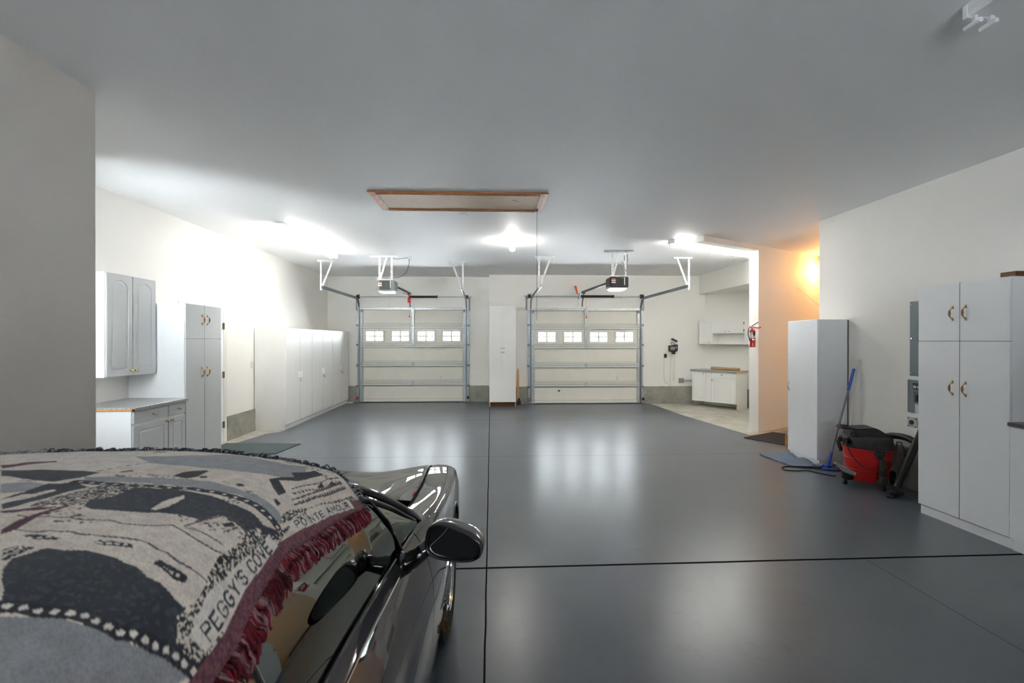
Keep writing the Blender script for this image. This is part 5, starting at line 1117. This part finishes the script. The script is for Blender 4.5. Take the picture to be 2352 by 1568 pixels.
# ================================================================ THE BLANKET
PAT = json.loads(r'''[[["cream_hi",[[1.46,1.09],[1.46,1.06],[1.475,1.04],[1.46,0.995],[1.48,0.98],[1.49,0.96],[1.49,0.93],[1.465,0.88],[1.47,0.855],[1.445,0.805],[1.45,0.78],[1.45,0.75],[1.435,0.71],[1.44,0.685],[1.435,0.655],[1.445,0.635],[1.44,0.605],[1.45,0.585],[1.455,0.56],[1.465,0.54],[1.495,0.53],[1.51,0.51],[1.475,0.46],[1.465,0.425],[1.455,0.39],[1.455,0.36],[1.455,0.33],[1.465,0.305],[1.47,0.275],[1.48,0.25],[1.375,0.195],[1.35,0.21],[1.335,0.23],[1.32,0.25],[1.3,0.265],[1.285,0.285],[1.275,0.305],[1.265,0.325],[1.25,0.34],[1.24,0.36],[1.225,0.375],[1.225,0.4],[1.21,0.415],[1.205,0.435],[1.2,0.455],[1.195,0.475],[1.19,0.495],[1.185,0.515],[1.19,0.54],[1.185,0.56],[1.185,0.58],[1.185,0.6],[1.185,0.625],[1.185,0.645],[1.19,0.67],[1.19,0.69],[1.195,0.72],[1.195,0.74],[1.2,0.77],[1.205,0.795],[1.205,0.815]]],["lgrey",[[1.38,0.655],[1.375,0.625],[1.39,0.61],[1.385,0.58],[1.395,0.56],[1.405,0.54],[1.415,0.52],[1.42,0.495],[1.44,0.48],[1.45,0.46],[1.465,0.44],[1.46,0.41],[1.45,0.375],[1.445,0.345],[1.45,0.32],[1.445,0.29],[1.45,0.265],[1.46,0.24],[1.345,0.18],[1.33,0.2],[1.315,0.22],[1.305,0.24],[1.3,0.265],[1.29,0.285],[1.28,0.31],[1.28,0.34],[1.275,0.365],[1.265,0.39],[1.27,0.42],[1.27,0.445],[1.265,0.47],[1.27,0.5],[1.28,0.535]]],["navy",[[1.205,0.815],[1.205,0.795],[1.2,0.765],[1.195,0.735],[1.195,0.71],[1.19,0.685],[1.19,0.66],[1.185,0.635],[1.185,0.61],[1.17,0.56],[1.145,0.56],[1.125,0.565],[1.11,0.58],[1.095,0.59],[1.1,0.615],[1.11,0.65],[1.115,0.675],[1.13,0.715],[1.135,0.74]]],["lgrey",[[1.08,0.68],[1.085,0.665],[1.09,0.65],[1.095,0.635],[1.08,0.595],[1.07,0.565],[1.05,0.565],[1.03,0.565],[1.02,0.58],[1.015,0.595],[1.01,0.61]]],["navy",[[0.905,0.525],[0.915,0.52],[0.93,0.515],[0.955,0.515],[0.975,0.51],[1.0,0.505],[1.03,0.5],[1.05,0.495],[1.065,0.49],[1.095,0.545],[1.085,0.565],[1.085,0.59],[1.055,0.585],[1.02,0.575],[1.0,0.58],[0.97,0.58]]],["cream_hi",[[0.97,0.58],[0.985,0.57],[1.005,0.565],[1.01,0.55],[1.03,0.545],[1.045,0.54],[1.035,0.525],[1.015,0.53],[0.995,0.535],[0.975,0.54],[0.96,0.55],[0.94,0.555]]],["speck",[[0.925,0.495],[0.955,0.5],[0.98,0.5],[1.0,0.495],[1.015,0.49],[1.035,0.485],[1.06,0.485],[1.075,0.48],[1.08,0.46],[1.08,0.44],[1.085,0.42],[1.085,0.405],[1.045,0.4],[1.01,0.4],[0.985,0.41],[0.965,0.42],[0.96,0.435],[0.95,0.445],[0.945,0.46],[0.93,0.475]]],["maroon",[[0.82,0.465],[0.855,0.465],[0.88,0.46],[0.9,0.455],[0.92,0.45],[0.945,0.445],[0.94,0.435],[0.915,0.44],[0.89,0.445],[0.86,0.445],[0.83,0.445],[0.805,0.455]]],["maroon",[[0.895,0.52],[0.905,0.5],[0.915,0.49],[0.925,0.48],[0.925,0.465],[0.935,0.455],[0.93,0.45],[0.915,0.46],[0.905,0.47],[0.9,0.485],[0.89,0.495],[0.885,0.51]]],["maroon",[[1.265,0.88],[1.28,0.865],[1.305,0.865],[1.315,0.85],[1.32,0.825],[1.33,0.81],[1.305,0.785],[1.295,0.8],[1.28,0.815],[1.265,0.825],[1.245,0.83],[1.225,0.835]]],["navy",[[0.95,0.415],[0.99,0.43],[1.0,0.415],[1.01,0.4],[1.04,0.4],[1.075,0.405],[1.08,0.385],[1.08,0.365],[1.09,0.35],[1.09,0.33],[1.095,0.31],[1.095,0.29],[1.095,0.265],[1.09,0.24],[1.08,0.21],[1.075,0.185],[1.065,0.155],[1.04,0.11],[1.065,0.08],[1.035,0.08],[1.01,0.115],[0.985,0.125],[1.0,0.15],[1.02,0.19],[1.0,0.2],[0.975,0.21],[0.98,0.23],[0.98,0.25],[0.975,0.27],[0.97,0.29],[0.96,0.305],[0.955,0.32],[0.95,0.335],[0.945,0.355],[0.94,0.375],[0.935,0.395]]],["cream",[[0.98,0.31],[1.015,0.31],[1.045,0.305],[1.07,0.3],[1.06,0.29],[1.03,0.285],[1.0,0.29],[0.98,0.3]]],["lgrey",[[1.135,0.565],[1.13,0.54],[1.135,0.52],[1.135,0.495],[1.14,0.475],[1.14,0.45],[1.145,0.43],[1.155,0.41],[1.155,0.385],[1.165,0.365],[1.16,0.335],[1.17,0.315],[1.165,0.285],[1.165,0.26],[1.155,0.23],[1.155,0.205],[1.14,0.175],[1.125,0.145],[1.105,0.105],[1.085,0.095],[1.085,0.125],[1.11,0.16],[1.115,0.19],[1.13,0.225],[1.125,0.245],[1.125,0.265],[1.125,0.285],[1.115,0.3],[1.12,0.325],[1.11,0.34],[1.115,0.365],[1.105,0.38],[1.11,0.405],[1.105,0.425],[1.105,0.445],[1.1,0.465],[1.1,0.485],[1.095,0.505],[1.1,0.53]]],["cream",[[1.175,0.57],[1.185,0.545],[1.19,0.52],[1.195,0.495],[1.19,0.465],[1.185,0.435],[1.18,0.405],[1.185,0.38],[1.185,0.355],[1.19,0.33],[1.195,0.305],[1.185,0.275],[1.185,0.25],[1.185,0.225],[1.165,0.185],[1.155,0.15],[1.12,0.105],[1.155,0.105],[1.18,0.145],[1.235,0.15],[1.29,0.15],[1.345,0.18],[1.325,0.195],[1.315,0.215],[1.305,0.235],[1.295,0.255],[1.285,0.275],[1.28,0.295],[1.27,0.315],[1.265,0.335],[1.265,0.36],[1.26,0.38],[1.255,0.4],[1.255,0.425],[1.25,0.445],[1.25,0.47],[1.255,0.495],[1.235,0.51],[1.225,0.53],[1.225,0.555],[1.215,0.575]]],["dark",[[1.17,0.4],[1.2,0.4],[1.225,0.39],[1.245,0.375],[1.24,0.365],[1.185,0.355],[1.165,0.365]]],["dark",[[1.19,0.355],[1.2,0.345],[1.19,0.335],[1.18,0.345]]],["dark",[[1.19,0.27],[1.2,0.26],[1.185,0.245],[1.175,0.255]]],["dark",[[1.155,0.16],[1.16,0.155],[1.145,0.135],[1.13,0.135]]],["maroon",[[1.18,0.525],[1.195,0.51],[1.185,0.5],[1.17,0.515]]],["dark",[[1.27,0.235],[1.31,0.225],[1.345,0.21],[1.375,0.235],[1.4,0.215],[1.44,0.2],[1.425,0.17],[1.37,0.18],[1.315,0.185],[1.28,0.215],[1.22,0.165],[1.185,0.165],[1.225,0.2]]],["dark",[[1.325,0.135],[1.375,0.15],[1.36,0.13]]],["dark",[[1.38,0.13],[1.42,0.14],[1.425,0.125]]],["speck",[[1.085,0.095],[1.115,0.11],[1.16,0.11],[1.2,0.1],[1.25,0.095],[1.335,0.085],[1.395,0.08],[1.46,0.08],[1.5,0.05],[1.495,0.02],[1.455,0.035],[1.445,0.06],[1.385,0.07],[1.33,0.08],[1.27,0.09],[1.215,0.095],[1.17,0.095],[1.125,0.09]]],["cream",[[1.11,0.085],[1.15,0.08],[1.195,0.075],[1.245,0.075],[1.3,0.07],[1.36,0.07],[1.425,0.07],[1.43,0.04],[1.365,0.045],[1.3,0.05],[1.245,0.055],[1.18,0.06],[1.12,0.06]]],["navy",[[0.72,0.38],[0.745,0.39],[0.755,0.385],[0.765,0.38],[0.78,0.375],[0.785,0.365],[0.785,0.345],[0.79,0.33],[0.795,0.315],[0.795,0.3],[0.795,0.28],[0.79,0.26],[0.79,0.24],[0.775,0.215],[0.77,0.19],[0.76,0.16],[0.76,0.135],[0.745,0.125],[0.735,0.115],[0.725,0.1],[0.72,0.085],[0.72,0.065],[0.72,0.045],[0.7,0.065],[0.695,0.09],[0.685,0.11],[0.68,0.125],[0.675,0.14],[0.665,0.16],[0.66,0.175],[0.66,0.19],[0.66,0.205],[0.66,0.225],[0.66,0.24],[0.655,0.25],[0.655,0.265],[0.65,0.28],[0.645,0.29],[0.64,0.31],[0.655,0.325],[0.675,0.34],[0.695,0.36]]],["speck",[[0.725,0.12],[0.74,0.135],[0.77,0.125],[0.79,0.13],[0.815,0.13],[0.835,0.135],[0.855,0.135],[0.885,0.135],[0.93,0.125],[0.955,0.125],[0.99,0.125],[1.02,0.115],[1.035,0.08],[1.07,0.08],[1.12,0.085],[1.16,0.09],[1.205,0.095],[1.19,0.08],[1.11,0.075],[1.075,0.07],[1.045,0.06],[1.02,0.08],[0.99,0.085],[0.96,0.09],[0.935,0.095],[0.905,0.1],[0.885,0.1],[0.86,0.105],[0.835,0.115],[0.81,0.12],[0.795,0.12],[0.78,0.115],[0.765,0.115],[0.75,0.105],[0.735,0.1],[0.745,0.085],[0.76,0.065],[0.74,0.055],[0.72,0.045],[0.72,0.065],[0.715,0.08],[0.71,0.095],[0.715,0.11]]],["cream_hi",[[0.735,0.1],[0.745,0.085],[0.76,0.065],[0.77,0.075],[0.785,0.08],[0.8,0.085],[0.815,0.085],[0.83,0.085],[0.855,0.08],[0.885,0.075],[0.91,0.07],[0.94,0.065],[0.97,0.065],[1.0,0.06],[1.035,0.055],[1.02,0.08],[0.99,0.085],[0.96,0.09],[0.935,0.095],[0.905,0.1],[0.885,0.1],[0.86,0.105],[0.835,0.115],[0.81,0.12],[0.795,0.12],[0.78,0.115],[0.765,0.115],[0.75,0.105]]],["grey",[[0.63,0.31],[0.635,0.3],[0.64,0.285],[0.645,0.275],[0.65,0.26],[0.655,0.25],[0.655,0.235],[0.655,0.22],[0.655,0.205],[0.655,0.185],[0.66,0.17],[0.665,0.155],[0.675,0.135],[0.68,0.125],[0.685,0.11],[0.695,0.085],[0.7,0.065],[0.685,0.07],[0.67,0.075],[0.655,0.085],[0.64,0.09],[0.63,0.1],[0.62,0.11],[0.61,0.12],[0.6,0.125],[0.59,0.135],[0.58,0.145],[0.57,0.155],[0.565,0.16],[0.555,0.17],[0.55,0.175],[0.545,0.185],[0.54,0.19],[0.535,0.2],[0.53,0.205],[0.525,0.21],[0.535,0.22],[0.545,0.23],[0.555,0.24],[0.565,0.25],[0.575,0.26],[0.59,0.275],[0.6,0.285],[0.615,0.3]]],["speck",[[0.765,0.42],[0.775,0.415],[0.78,0.405],[0.785,0.385],[0.77,0.39],[0.75,0.39],[0.735,0.395]]],["dark",[[0.81,0.425],[0.815,0.42],[0.82,0.405],[0.82,0.39],[0.82,0.375],[0.815,0.37],[0.81,0.375],[0.805,0.395],[0.805,0.415]]],["dark",[[0.82,0.32],[0.83,0.315],[0.825,0.31],[0.835,0.3],[0.835,0.285],[0.84,0.27],[0.83,0.265],[0.825,0.28],[0.82,0.295],[0.815,0.31]]],["dark",[[0.81,0.22],[0.82,0.215],[0.815,0.205],[0.81,0.185],[0.805,0.165],[0.795,0.165],[0.79,0.18],[0.805,0.205]]],["dark",[[0.985,0.175],[1.005,0.16],[0.99,0.15],[0.975,0.165]]]],[["line",0.003,0,[[0.825,0.455],[0.825,0.435],[0.825,0.415],[0.835,0.4],[0.835,0.385],[0.84,0.37],[0.835,0.35],[0.84,0.335],[0.84,0.32],[0.845,0.305],[0.85,0.285],[0.855,0.265],[0.855,0.25],[0.845,0.23],[0.845,0.215],[0.83,0.19],[0.825,0.165],[0.825,0.135]]],["line",0.002,0,[[0.88,0.48],[0.875,0.46],[0.88,0.445],[0.885,0.43],[0.885,0.415],[0.89,0.4],[0.885,0.38],[0.89,0.365],[0.895,0.35],[0.9,0.335],[0.895,0.315],[0.9,0.3],[0.905,0.285],[0.915,0.265],[0.93,0.245],[0.92,0.225],[0.91,0.205],[0.9,0.185],[0.895,0.17],[0.89,0.15],[0.895,0.135]]],["line",0.003,0,[[0.935,0.225],[0.96,0.215],[0.985,0.205],[1.02,0.185],[1.015,0.16],[0.99,0.125],[0.95,0.115]]],["line",0.002,0,[[0.93,0.22],[0.93,0.19],[0.92,0.165],[0.915,0.145]]],["bead",0.01,0.027,[[1.1,0.55],[1.095,0.52],[1.09,0.49],[1.09,0.465],[1.085,0.44],[1.085,0.42],[1.09,0.4],[1.095,0.38],[1.095,0.355],[1.1,0.335],[1.11,0.315],[1.11,0.29],[1.115,0.27],[1.115,0.235],[1.11,0.195],[1.1,0.165],[1.08,0.13],[1.07,0.09]]],["bead2",0.0125,0.0175,[[0.645,0.32],[0.65,0.315],[0.655,0.3],[0.655,0.28],[0.66,0.265],[0.665,0.25],[0.67,0.235],[0.665,0.21],[0.665,0.2],[0.665,0.18],[0.675,0.17],[0.68,0.15],[0.685,0.135],[0.695,0.115],[0.7,0.1],[0.705,0.08],[0.71,0.06]]],["line",0.003,0,[[1.25,0.165],[1.305,0.155],[1.355,0.15],[1.415,0.15],[1.475,0.145]]],["line",0.003,0,[[1.195,0.135],[1.24,0.13],[1.29,0.125],[1.34,0.125],[1.4,0.125],[1.465,0.125]]],["line",0.003,0,[[1.18,0.12],[1.23,0.115],[1.285,0.11],[1.335,0.105],[1.4,0.105],[1.465,0.105]]],["line",0.006,0.014,[[1.23,0.15],[1.27,0.14],[1.315,0.13],[1.38,0.13],[1.46,0.13]]],["line",0.006,0.014,[[1.205,0.12],[1.25,0.115],[1.305,0.11],[1.375,0.11],[1.46,0.11]]],["cream_hi",0.004,0.012,[[0.805,0.415],[0.81,0.4],[0.815,0.39],[0.82,0.375]]],["cream_hi",0.004,0.012,[[0.82,0.315],[0.825,0.3],[0.83,0.285],[0.835,0.27]]],["cream_hi",0.005,0.012,[[0.805,0.205],[0.8,0.185],[0.8,0.17]]],["dark",0.003,0,[[0.81,0.22],[0.82,0.215],[0.815,0.205],[0.81,0.185],[0.805,0.165],[0.795,0.165],[0.79,0.18],[0.805,0.205],[0.81,0.22]]],["line",0.004,0.02,[[1.185,0.58],[1.21,0.575],[1.235,0.57],[1.255,0.56],[1.275,0.55],[1.305,0.535]]]]]''')
def prof(y, n, L_=1.5, off=.014):
    e, z1, c_, h = we(y), ze(y), zc(y), zh(y)
    g = np.array([.14, -.28])/math.hypot(.14, .28); s = (z1-h)/(.28/math.hypot(.14, .28))
    p = [(e+g[0]*s*k, z1+g[1]*s*k) for k in np.linspace(1, 0, 14)[:-1]]
    d = np.linspace(e, -e, 120); p += [(x, c_-(c_-z1)*(abs(x)/e)**3.0) for x in d]
    p += [(-e-g[0]*k, z1+g[1]*k) for k in np.linspace(.02, .3, 14)]
    p = np.array(p)
    for _ in range(5):
        q = p.copy(); q[1:-1] = (p[:-2]+2*p[1:-1]+p[2:])/4; p = q
    tan_ = np.gradient(p, axis=0); tan_ /= np.linalg.norm(tan_, axis=1)[:, None]
    nr = np.stack([tan_[:, 1], -tan_[:, 0]], 1)
    if nr[len(p)//2, 1] < 0: nr = -nr
    # lie on the bulged side glass
    p = p+nr*(off+.016*np.clip((abs(p[:, 0:1])-e)/.05, 0, 1))
    l = np.r_[0, np.cumsum(np.linalg.norm(np.diff(p, axis=0), axis=1))]; t_ = np.linspace(0, L_, n)
    return np.stack([np.interp(t_, l, p[:, 0]), np.interp(t_, l, p[:, 1])], 1)
SS = np.linspace(-.10, 1.50, 641); TT = np.linspace(0, 1.5, 561)
VXY = np.array([prof(y, len(TT)) for y in SS])
Sg, Tg = np.meshgrid(SS, TT, indexing='ij')
rng = np.random.default_rng(5)
def vnoise(sx, sy, seed):
    r = np.random.default_rng(seed).random((560, 560)); x = (Sg+1)*sx; y = (Tg+1)*sy; i = x.astype(int) % 558; j = y.astype(int) % 558; fx = x-np.floor(x); fy = y-np.floor(y)
    fx = fx*fx*(3-2*fx); fy = fy*fy*(3-2*fy)
    return (r[i, j]*(1-fx)*(1-fy)+r[i+1, j]*fx*(1-fy)+r[i, j+1]*(1-fx)*fy+r[i+1, j+1]*fx*fy)
COL = {k: np.array(lin(v)[:3]) for k, v in dict(cream=(248,235,223), cream_hi=(250,241,233), lgrey=(174,176,181), grey=(160,161,166), navy=(52,57,68), dark=(38,40,48), maroon=(96,44,66), line=(92,82,84), mauve=(122,74,82), red=(150,26,44)).items()}
img = np.zeros(Sg.shape+(3,)); img[:] = COL['cream']
def inpoly(P):
    r = np.zeros(Sg.shape, bool); n = len(P)
    for i in range(n):
        (x1, y1), (x2, y2) = P[i], P[i-1]
        if y1 == y2: continue
        c_ = ((y1 > Tg) != (y2 > Tg)) & (Sg < (x2-x1)*(Tg-y1)/(y2-y1)+x1); r ^= c_
    return r
def segd(P):
    best = np.full(Sg.shape, 9.); along = np.zeros(Sg.shape); acc = 0
    for (x1, y1), (x2, y2) in zip(P, P[1:]):
        dx, dy = x2-x1, y2-y1; l2 = dx*dx+dy*dy
        if l2 < 1e-10: continue
        k = np.clip(((Sg-x1)*dx+(Tg-y1)*dy)/l2, 0, 1); d = np.hypot(Sg-x1-k*dx, Tg-y1-k*dy); m_ = d < best
        best[m_] = d[m_]; along[m_] = (acc+k*math.sqrt(l2))[m_]; acc += math.sqrt(l2)
    return best, along
speck = vnoise(300, 300, 7)
base_noise = vnoise(60, 60, 2)
# scattered foliage marks woven in the cream fields
fol = (vnoise(170, 170, 11) > .74) & (vnoise(9, 14, 12) > .58)
img[fol] = COL['line']
img[Sg < .56] = COL['grey']
for k, P_ in PAT[0]:
    m_ = inpoly(P_)
    if k == 'speck': img[m_ & (speck > .58)] = COL['cream']; img[m_ & (speck <= .58)] = COL['dark']
    else: img[m_] = COL[k]
for k, w_, ds, P_ in PAT[1]:
    if k.startswith('bead'):
        d, a_ = segd(P_); img[d < w_*.95] = COL['dark']
        img[np.hypot(d, (((a_/ds) % 1)-.5)*ds) < w_*.42] = COL['cream_hi']
    else:
        d, a_ = segd(P_); m_ = d < w_/2+.0008
        if ds: m_ &= ((a_/ds) % 1) < .6
        img[m_] = COL[k]
# woven border along the door side with its lettering
m_ = (Tg < .060); img[m_] = COL['mauve']; img[m_ & (speck > .62)] = COL['maroon']; img[m_ & (speck < .3)] = COL['mauve']*1.35
FONT = {'P': [[(0,0),(0,1)],[(0,1),(.6,1),(.75,.85),(.75,.65),(.6,.5),(0,.5)]], 'E': [[(.7,1),(0,1),(0,0),(.7,0)],[(0,.5),(.55,.5)]], 'G': [[(.75,.82),(.55,1),(.2,1),(0,.75),(0,.25),(.2,0),(.55,0),(.75,.2),(.75,.45),(.45,.45)]],
 'Y': [[(0,1),(.38,.5),(.76,1)],[(.38,.5),(.38,0)]], "'": [[(.12,1),(.08,.7)]], 'S': [[(.7,.85),(.5,1),(.2,1),(0,.8),(.1,.58),(.6,.42),(.72,.2),(.5,0),(.2,0),(0,.15)]], 'C': [[(.75,.8),(.55,1),(.2,1),(0,.75),(0,.25),(.2,0),(.55,0),(.75,.2)]],
 'O': [[(.2,0),(0,.25),(0,.75),(.2,1),(.55,1),(.75,.75),(.75,.25),(.55,0),(.2,0)]], 'V': [[(0,1),(.38,0),(.76,1)]], 'I': [[(.1,0),(.1,1)]], 'N': [[(0,0),(0,1),(.7,0),(.7,1)]], 'T': [[(0,1),(.76,1)],[(.38,1),(.38,0)]], 'A': [[(0,0),(.38,1),(.76,0)],[(.14,.36),(.62,.36)]],
 'M': [[(0,0),(0,1),(.42,.35),(.84,1),(.84,0)]], 'U': [[(0,1),(0,.25),(.2,0),(.55,0),(.75,.25),(.75,1)]], 'R': [[(0,0),(0,1),(.6,1),(.75,.85),(.75,.65),(.6,.5),(0,.5)],[(.35,.5),(.75,0)]]}
WID = {"'": .35, 'I': .45, ' ': .55, 'M': 1.15}
def text(txt, s0, s1, t0, t1, h, lw, t0e=None):
    tot = sum(WID.get(c_, 1.02) for c_ in txt); sc_ = (s1-s0)/tot; x = s0; t0e = t0 if t0e is None else t0e
    for c_ in txt:
        base = t0+(t0e-t0)*(x-s0)/(s1-s0)
        for st in FONT.get(c_, []):
            d, _ = segd([(x+px*sc_*.92, base+py*h) for px, py in st]); img[d < lw] = COL['dark']
        x += WID.get(c_, 1.02)*sc_
m_ = inpoly([(.735,.104),(.742,.066),(1.035,.055),(1.03,.086)]); img[m_] = COL['cream_hi']
m_ = inpoly([(1.105,.087),(1.11,.062),(1.435,.042),(1.435,.072)]); img[m_] = COL['cream_hi']
text("PEGGY'S COVE", .760, 1.018, .0715, 0, .0245, .0022, .0595)
text('POINTE AMOUR', 1.130, 1.420, .0665, 0, .0165, .0020, .0480)
img *= (1+(base_noise-.5)*.22)[..., None]
img *= (1+(rng.random(Sg.shape)-.5)*.34)[..., None]; img += ((vnoise(190, 190, 31) > .72)*.035*(img[..., 0] < .1))[..., None]
wr = (vnoise(5, 5, 21)-.5)*.008+(vnoise(14, 10, 22)-.5)*.004
nrm_w = np.clip((VXY[:, :, 1]-1.10)/.12, 0, 1)
bl = thing('blanket', 'woven blanket with lighthouse pictures and lettering, spread over the car roof', 'blanket', (XC, .8, 1.05))
me = bpy.data.meshes.new('cloth'); ns, ntt = len(SS), len(TT)
co = np.stack([VXY[:, :, 0], Sg-.8, VXY[:, :, 1]-1.05+wr*nrm_w+.002], -1).reshape(-1, 3)
idx = np.arange(ns*ntt).reshape(ns, ntt); q = np.stack([idx[:-1, :-1], idx[1:, :-1], idx[1:, 1:], idx[:-1, 1:]], -1).reshape(-1, 4)
me.from_pydata(co.tolist(), [], q.tolist())
ca = me.color_attributes.new('weave', 'FLOAT_COLOR', 'POINT'); ca.data.foreach_set('color', np.concatenate([img, np.ones(img.shape[:2]+(1,))], -1).reshape(-1).astype(np.float32))
m, N, L, b = nodes('woven cotton')
at = N.new('ShaderNodeAttribute'); at.attribute_name = 'weave'; L.new(at.outputs['Color'], b.inputs['Base Color']); b.inputs['Roughness'].default_value = .95; b.inputs['Specular IOR Level'].default_value = .15
b.inputs['Sheen Weight'].default_value = .25
tc = N.new('ShaderNodeTexCoord'); wv = N.new('ShaderNodeTexWave'); wv.inputs['Scale'].default_value = 140; wv.bands_direction = 'Y'; L.new(tc.outputs['Object'], wv.inputs['Vector'])
bp = N.new('ShaderNodeBump'); bp.inputs['Strength'].default_value = .35; bp.inputs['Distance'].default_value = .002; L.new(wv.outputs['Fac'], bp.inputs['Height']); L.new(bp.outputs[0], b.inputs['Normal'])
me.materials.append(m); me.shade_smooth(); clo = bpy.data.objects.new('cloth', me); C.objects.link(clo); clo.parent = bl; clo['label'] = 'cream, navy and grey woven pictures'
# fringes
def fringe(strands, name, ms, label):
    vs, fs, mi = [], [], []
    for pts_, r_, mt in strands:
        b0 = len(vs); n = 5
        for i, p in enumerate(pts_):
            t_ = (pts_[min(i+1, len(pts_)-1)]-pts_[max(i-1, 0)]).normalized(); a_ = t_.orthogonal().normalized(); c_ = t_.cross(a_)
            for j in range(n): vs.append(tuple(p+a_*math.cos(2*PI*j/n)*r_+c_*math.sin(2*PI*j/n)*r_))
        for i in range(len(pts_)-1):
            for j in range(n): fs.append((b0+i*n+j, b0+i*n+(j+1) % n, b0+(i+1)*n+(j+1) % n, b0+(i+1)*n+j)); mi.append(mt)
    me = bpy.data.meshes.new(name); me.from_pydata(vs, [], fs); me.polygons.foreach_set('material_index', mi)
    for x in ms: me.materials.append(x)
    me.shade_smooth(); o = bpy.data.objects.new(name, me); C.objects.link(o); o.parent = bl; o['label'] = label; o['kind'] = 'stuff'
rnd = random.Random(9)
def P3(s_, t_):
    i = int(round((s_-SS[0])/(SS[1]-SS[0]))); i = max(0, min(ns-1, i)); w_ = VXY[i]; 
    if t_ >= 0: return Vector((float(np.interp(t_, TT, w_[:, 0])), s_-.8, float(np.interp(t_, TT, w_[:, 1]))-1.05))
    d = Vector((w_[0, 0]-w_[12, 0], 0, w_[0, 1]-w_[12, 1])).normalized(); return Vector((w_[0, 0], s_-.8, w_[0, 1]-1.05))+d*(-t_)
S_ = []
s_ = .0
while s_ < 1.495:
    L_ = rnd.uniform(.020, .034); ln = rnd.uniform(-.02, .02); mt = rnd.choice([0, 0, 0, 1, 2, 2]); o_ = rnd.uniform(.003, .008)
    pts_ = []
    for k in range(6):
        a_ = k/5; p = P3(s_+ln*a_+.004*math.sin(a_*9+s_*40), .030-(.030+L_-.012)*a_); p += Vector((o_*(.4+math.sin(PI*a_)), 0, .002)); pts_.append(p)
    S_.append((pts_, rnd.uniform(.0016, .0028), mt)); s_ += rnd.uniform(.0018, .0036)
fringe(S_, 'side_fringe', [mat('red yarn', (118,24,38), .95), mat('dark red yarn', (66,22,32), .95), mat('pink white yarn', (156,116,122), .95)], 'red and pale yarn fringe along the door side')
S_ = []
t_ = .01
while t_ < 1.49:
    L_ = rnd.uniform(.02, .05); up = rnd.uniform(-.002, .010); ln = rnd.uniform(-.02, .02); p0_ = P3(1.498, t_)
    pts_ = [p0_+Vector((ln*a_, L_*a_*.9, up*math.sin(PI*a_)-.012*a_*a_+.002)) for a_ in (0, .3, .6, 1)]
    S_.append((pts_, rnd.uniform(.0014, .0026), 1 if rnd.random() < .35 else (2 if t_ > 1.0 else 0))); t_ += rnd.uniform(.0025, .005)
fringe(S_, 'front_fringe', [mat('slate yarn', (70,76,92), .95), mat('grey yarn', (150,154,162), .95), mat('white yarn', (206,208,212), .95)], 'slate and grey yarn fringe along the front edge')
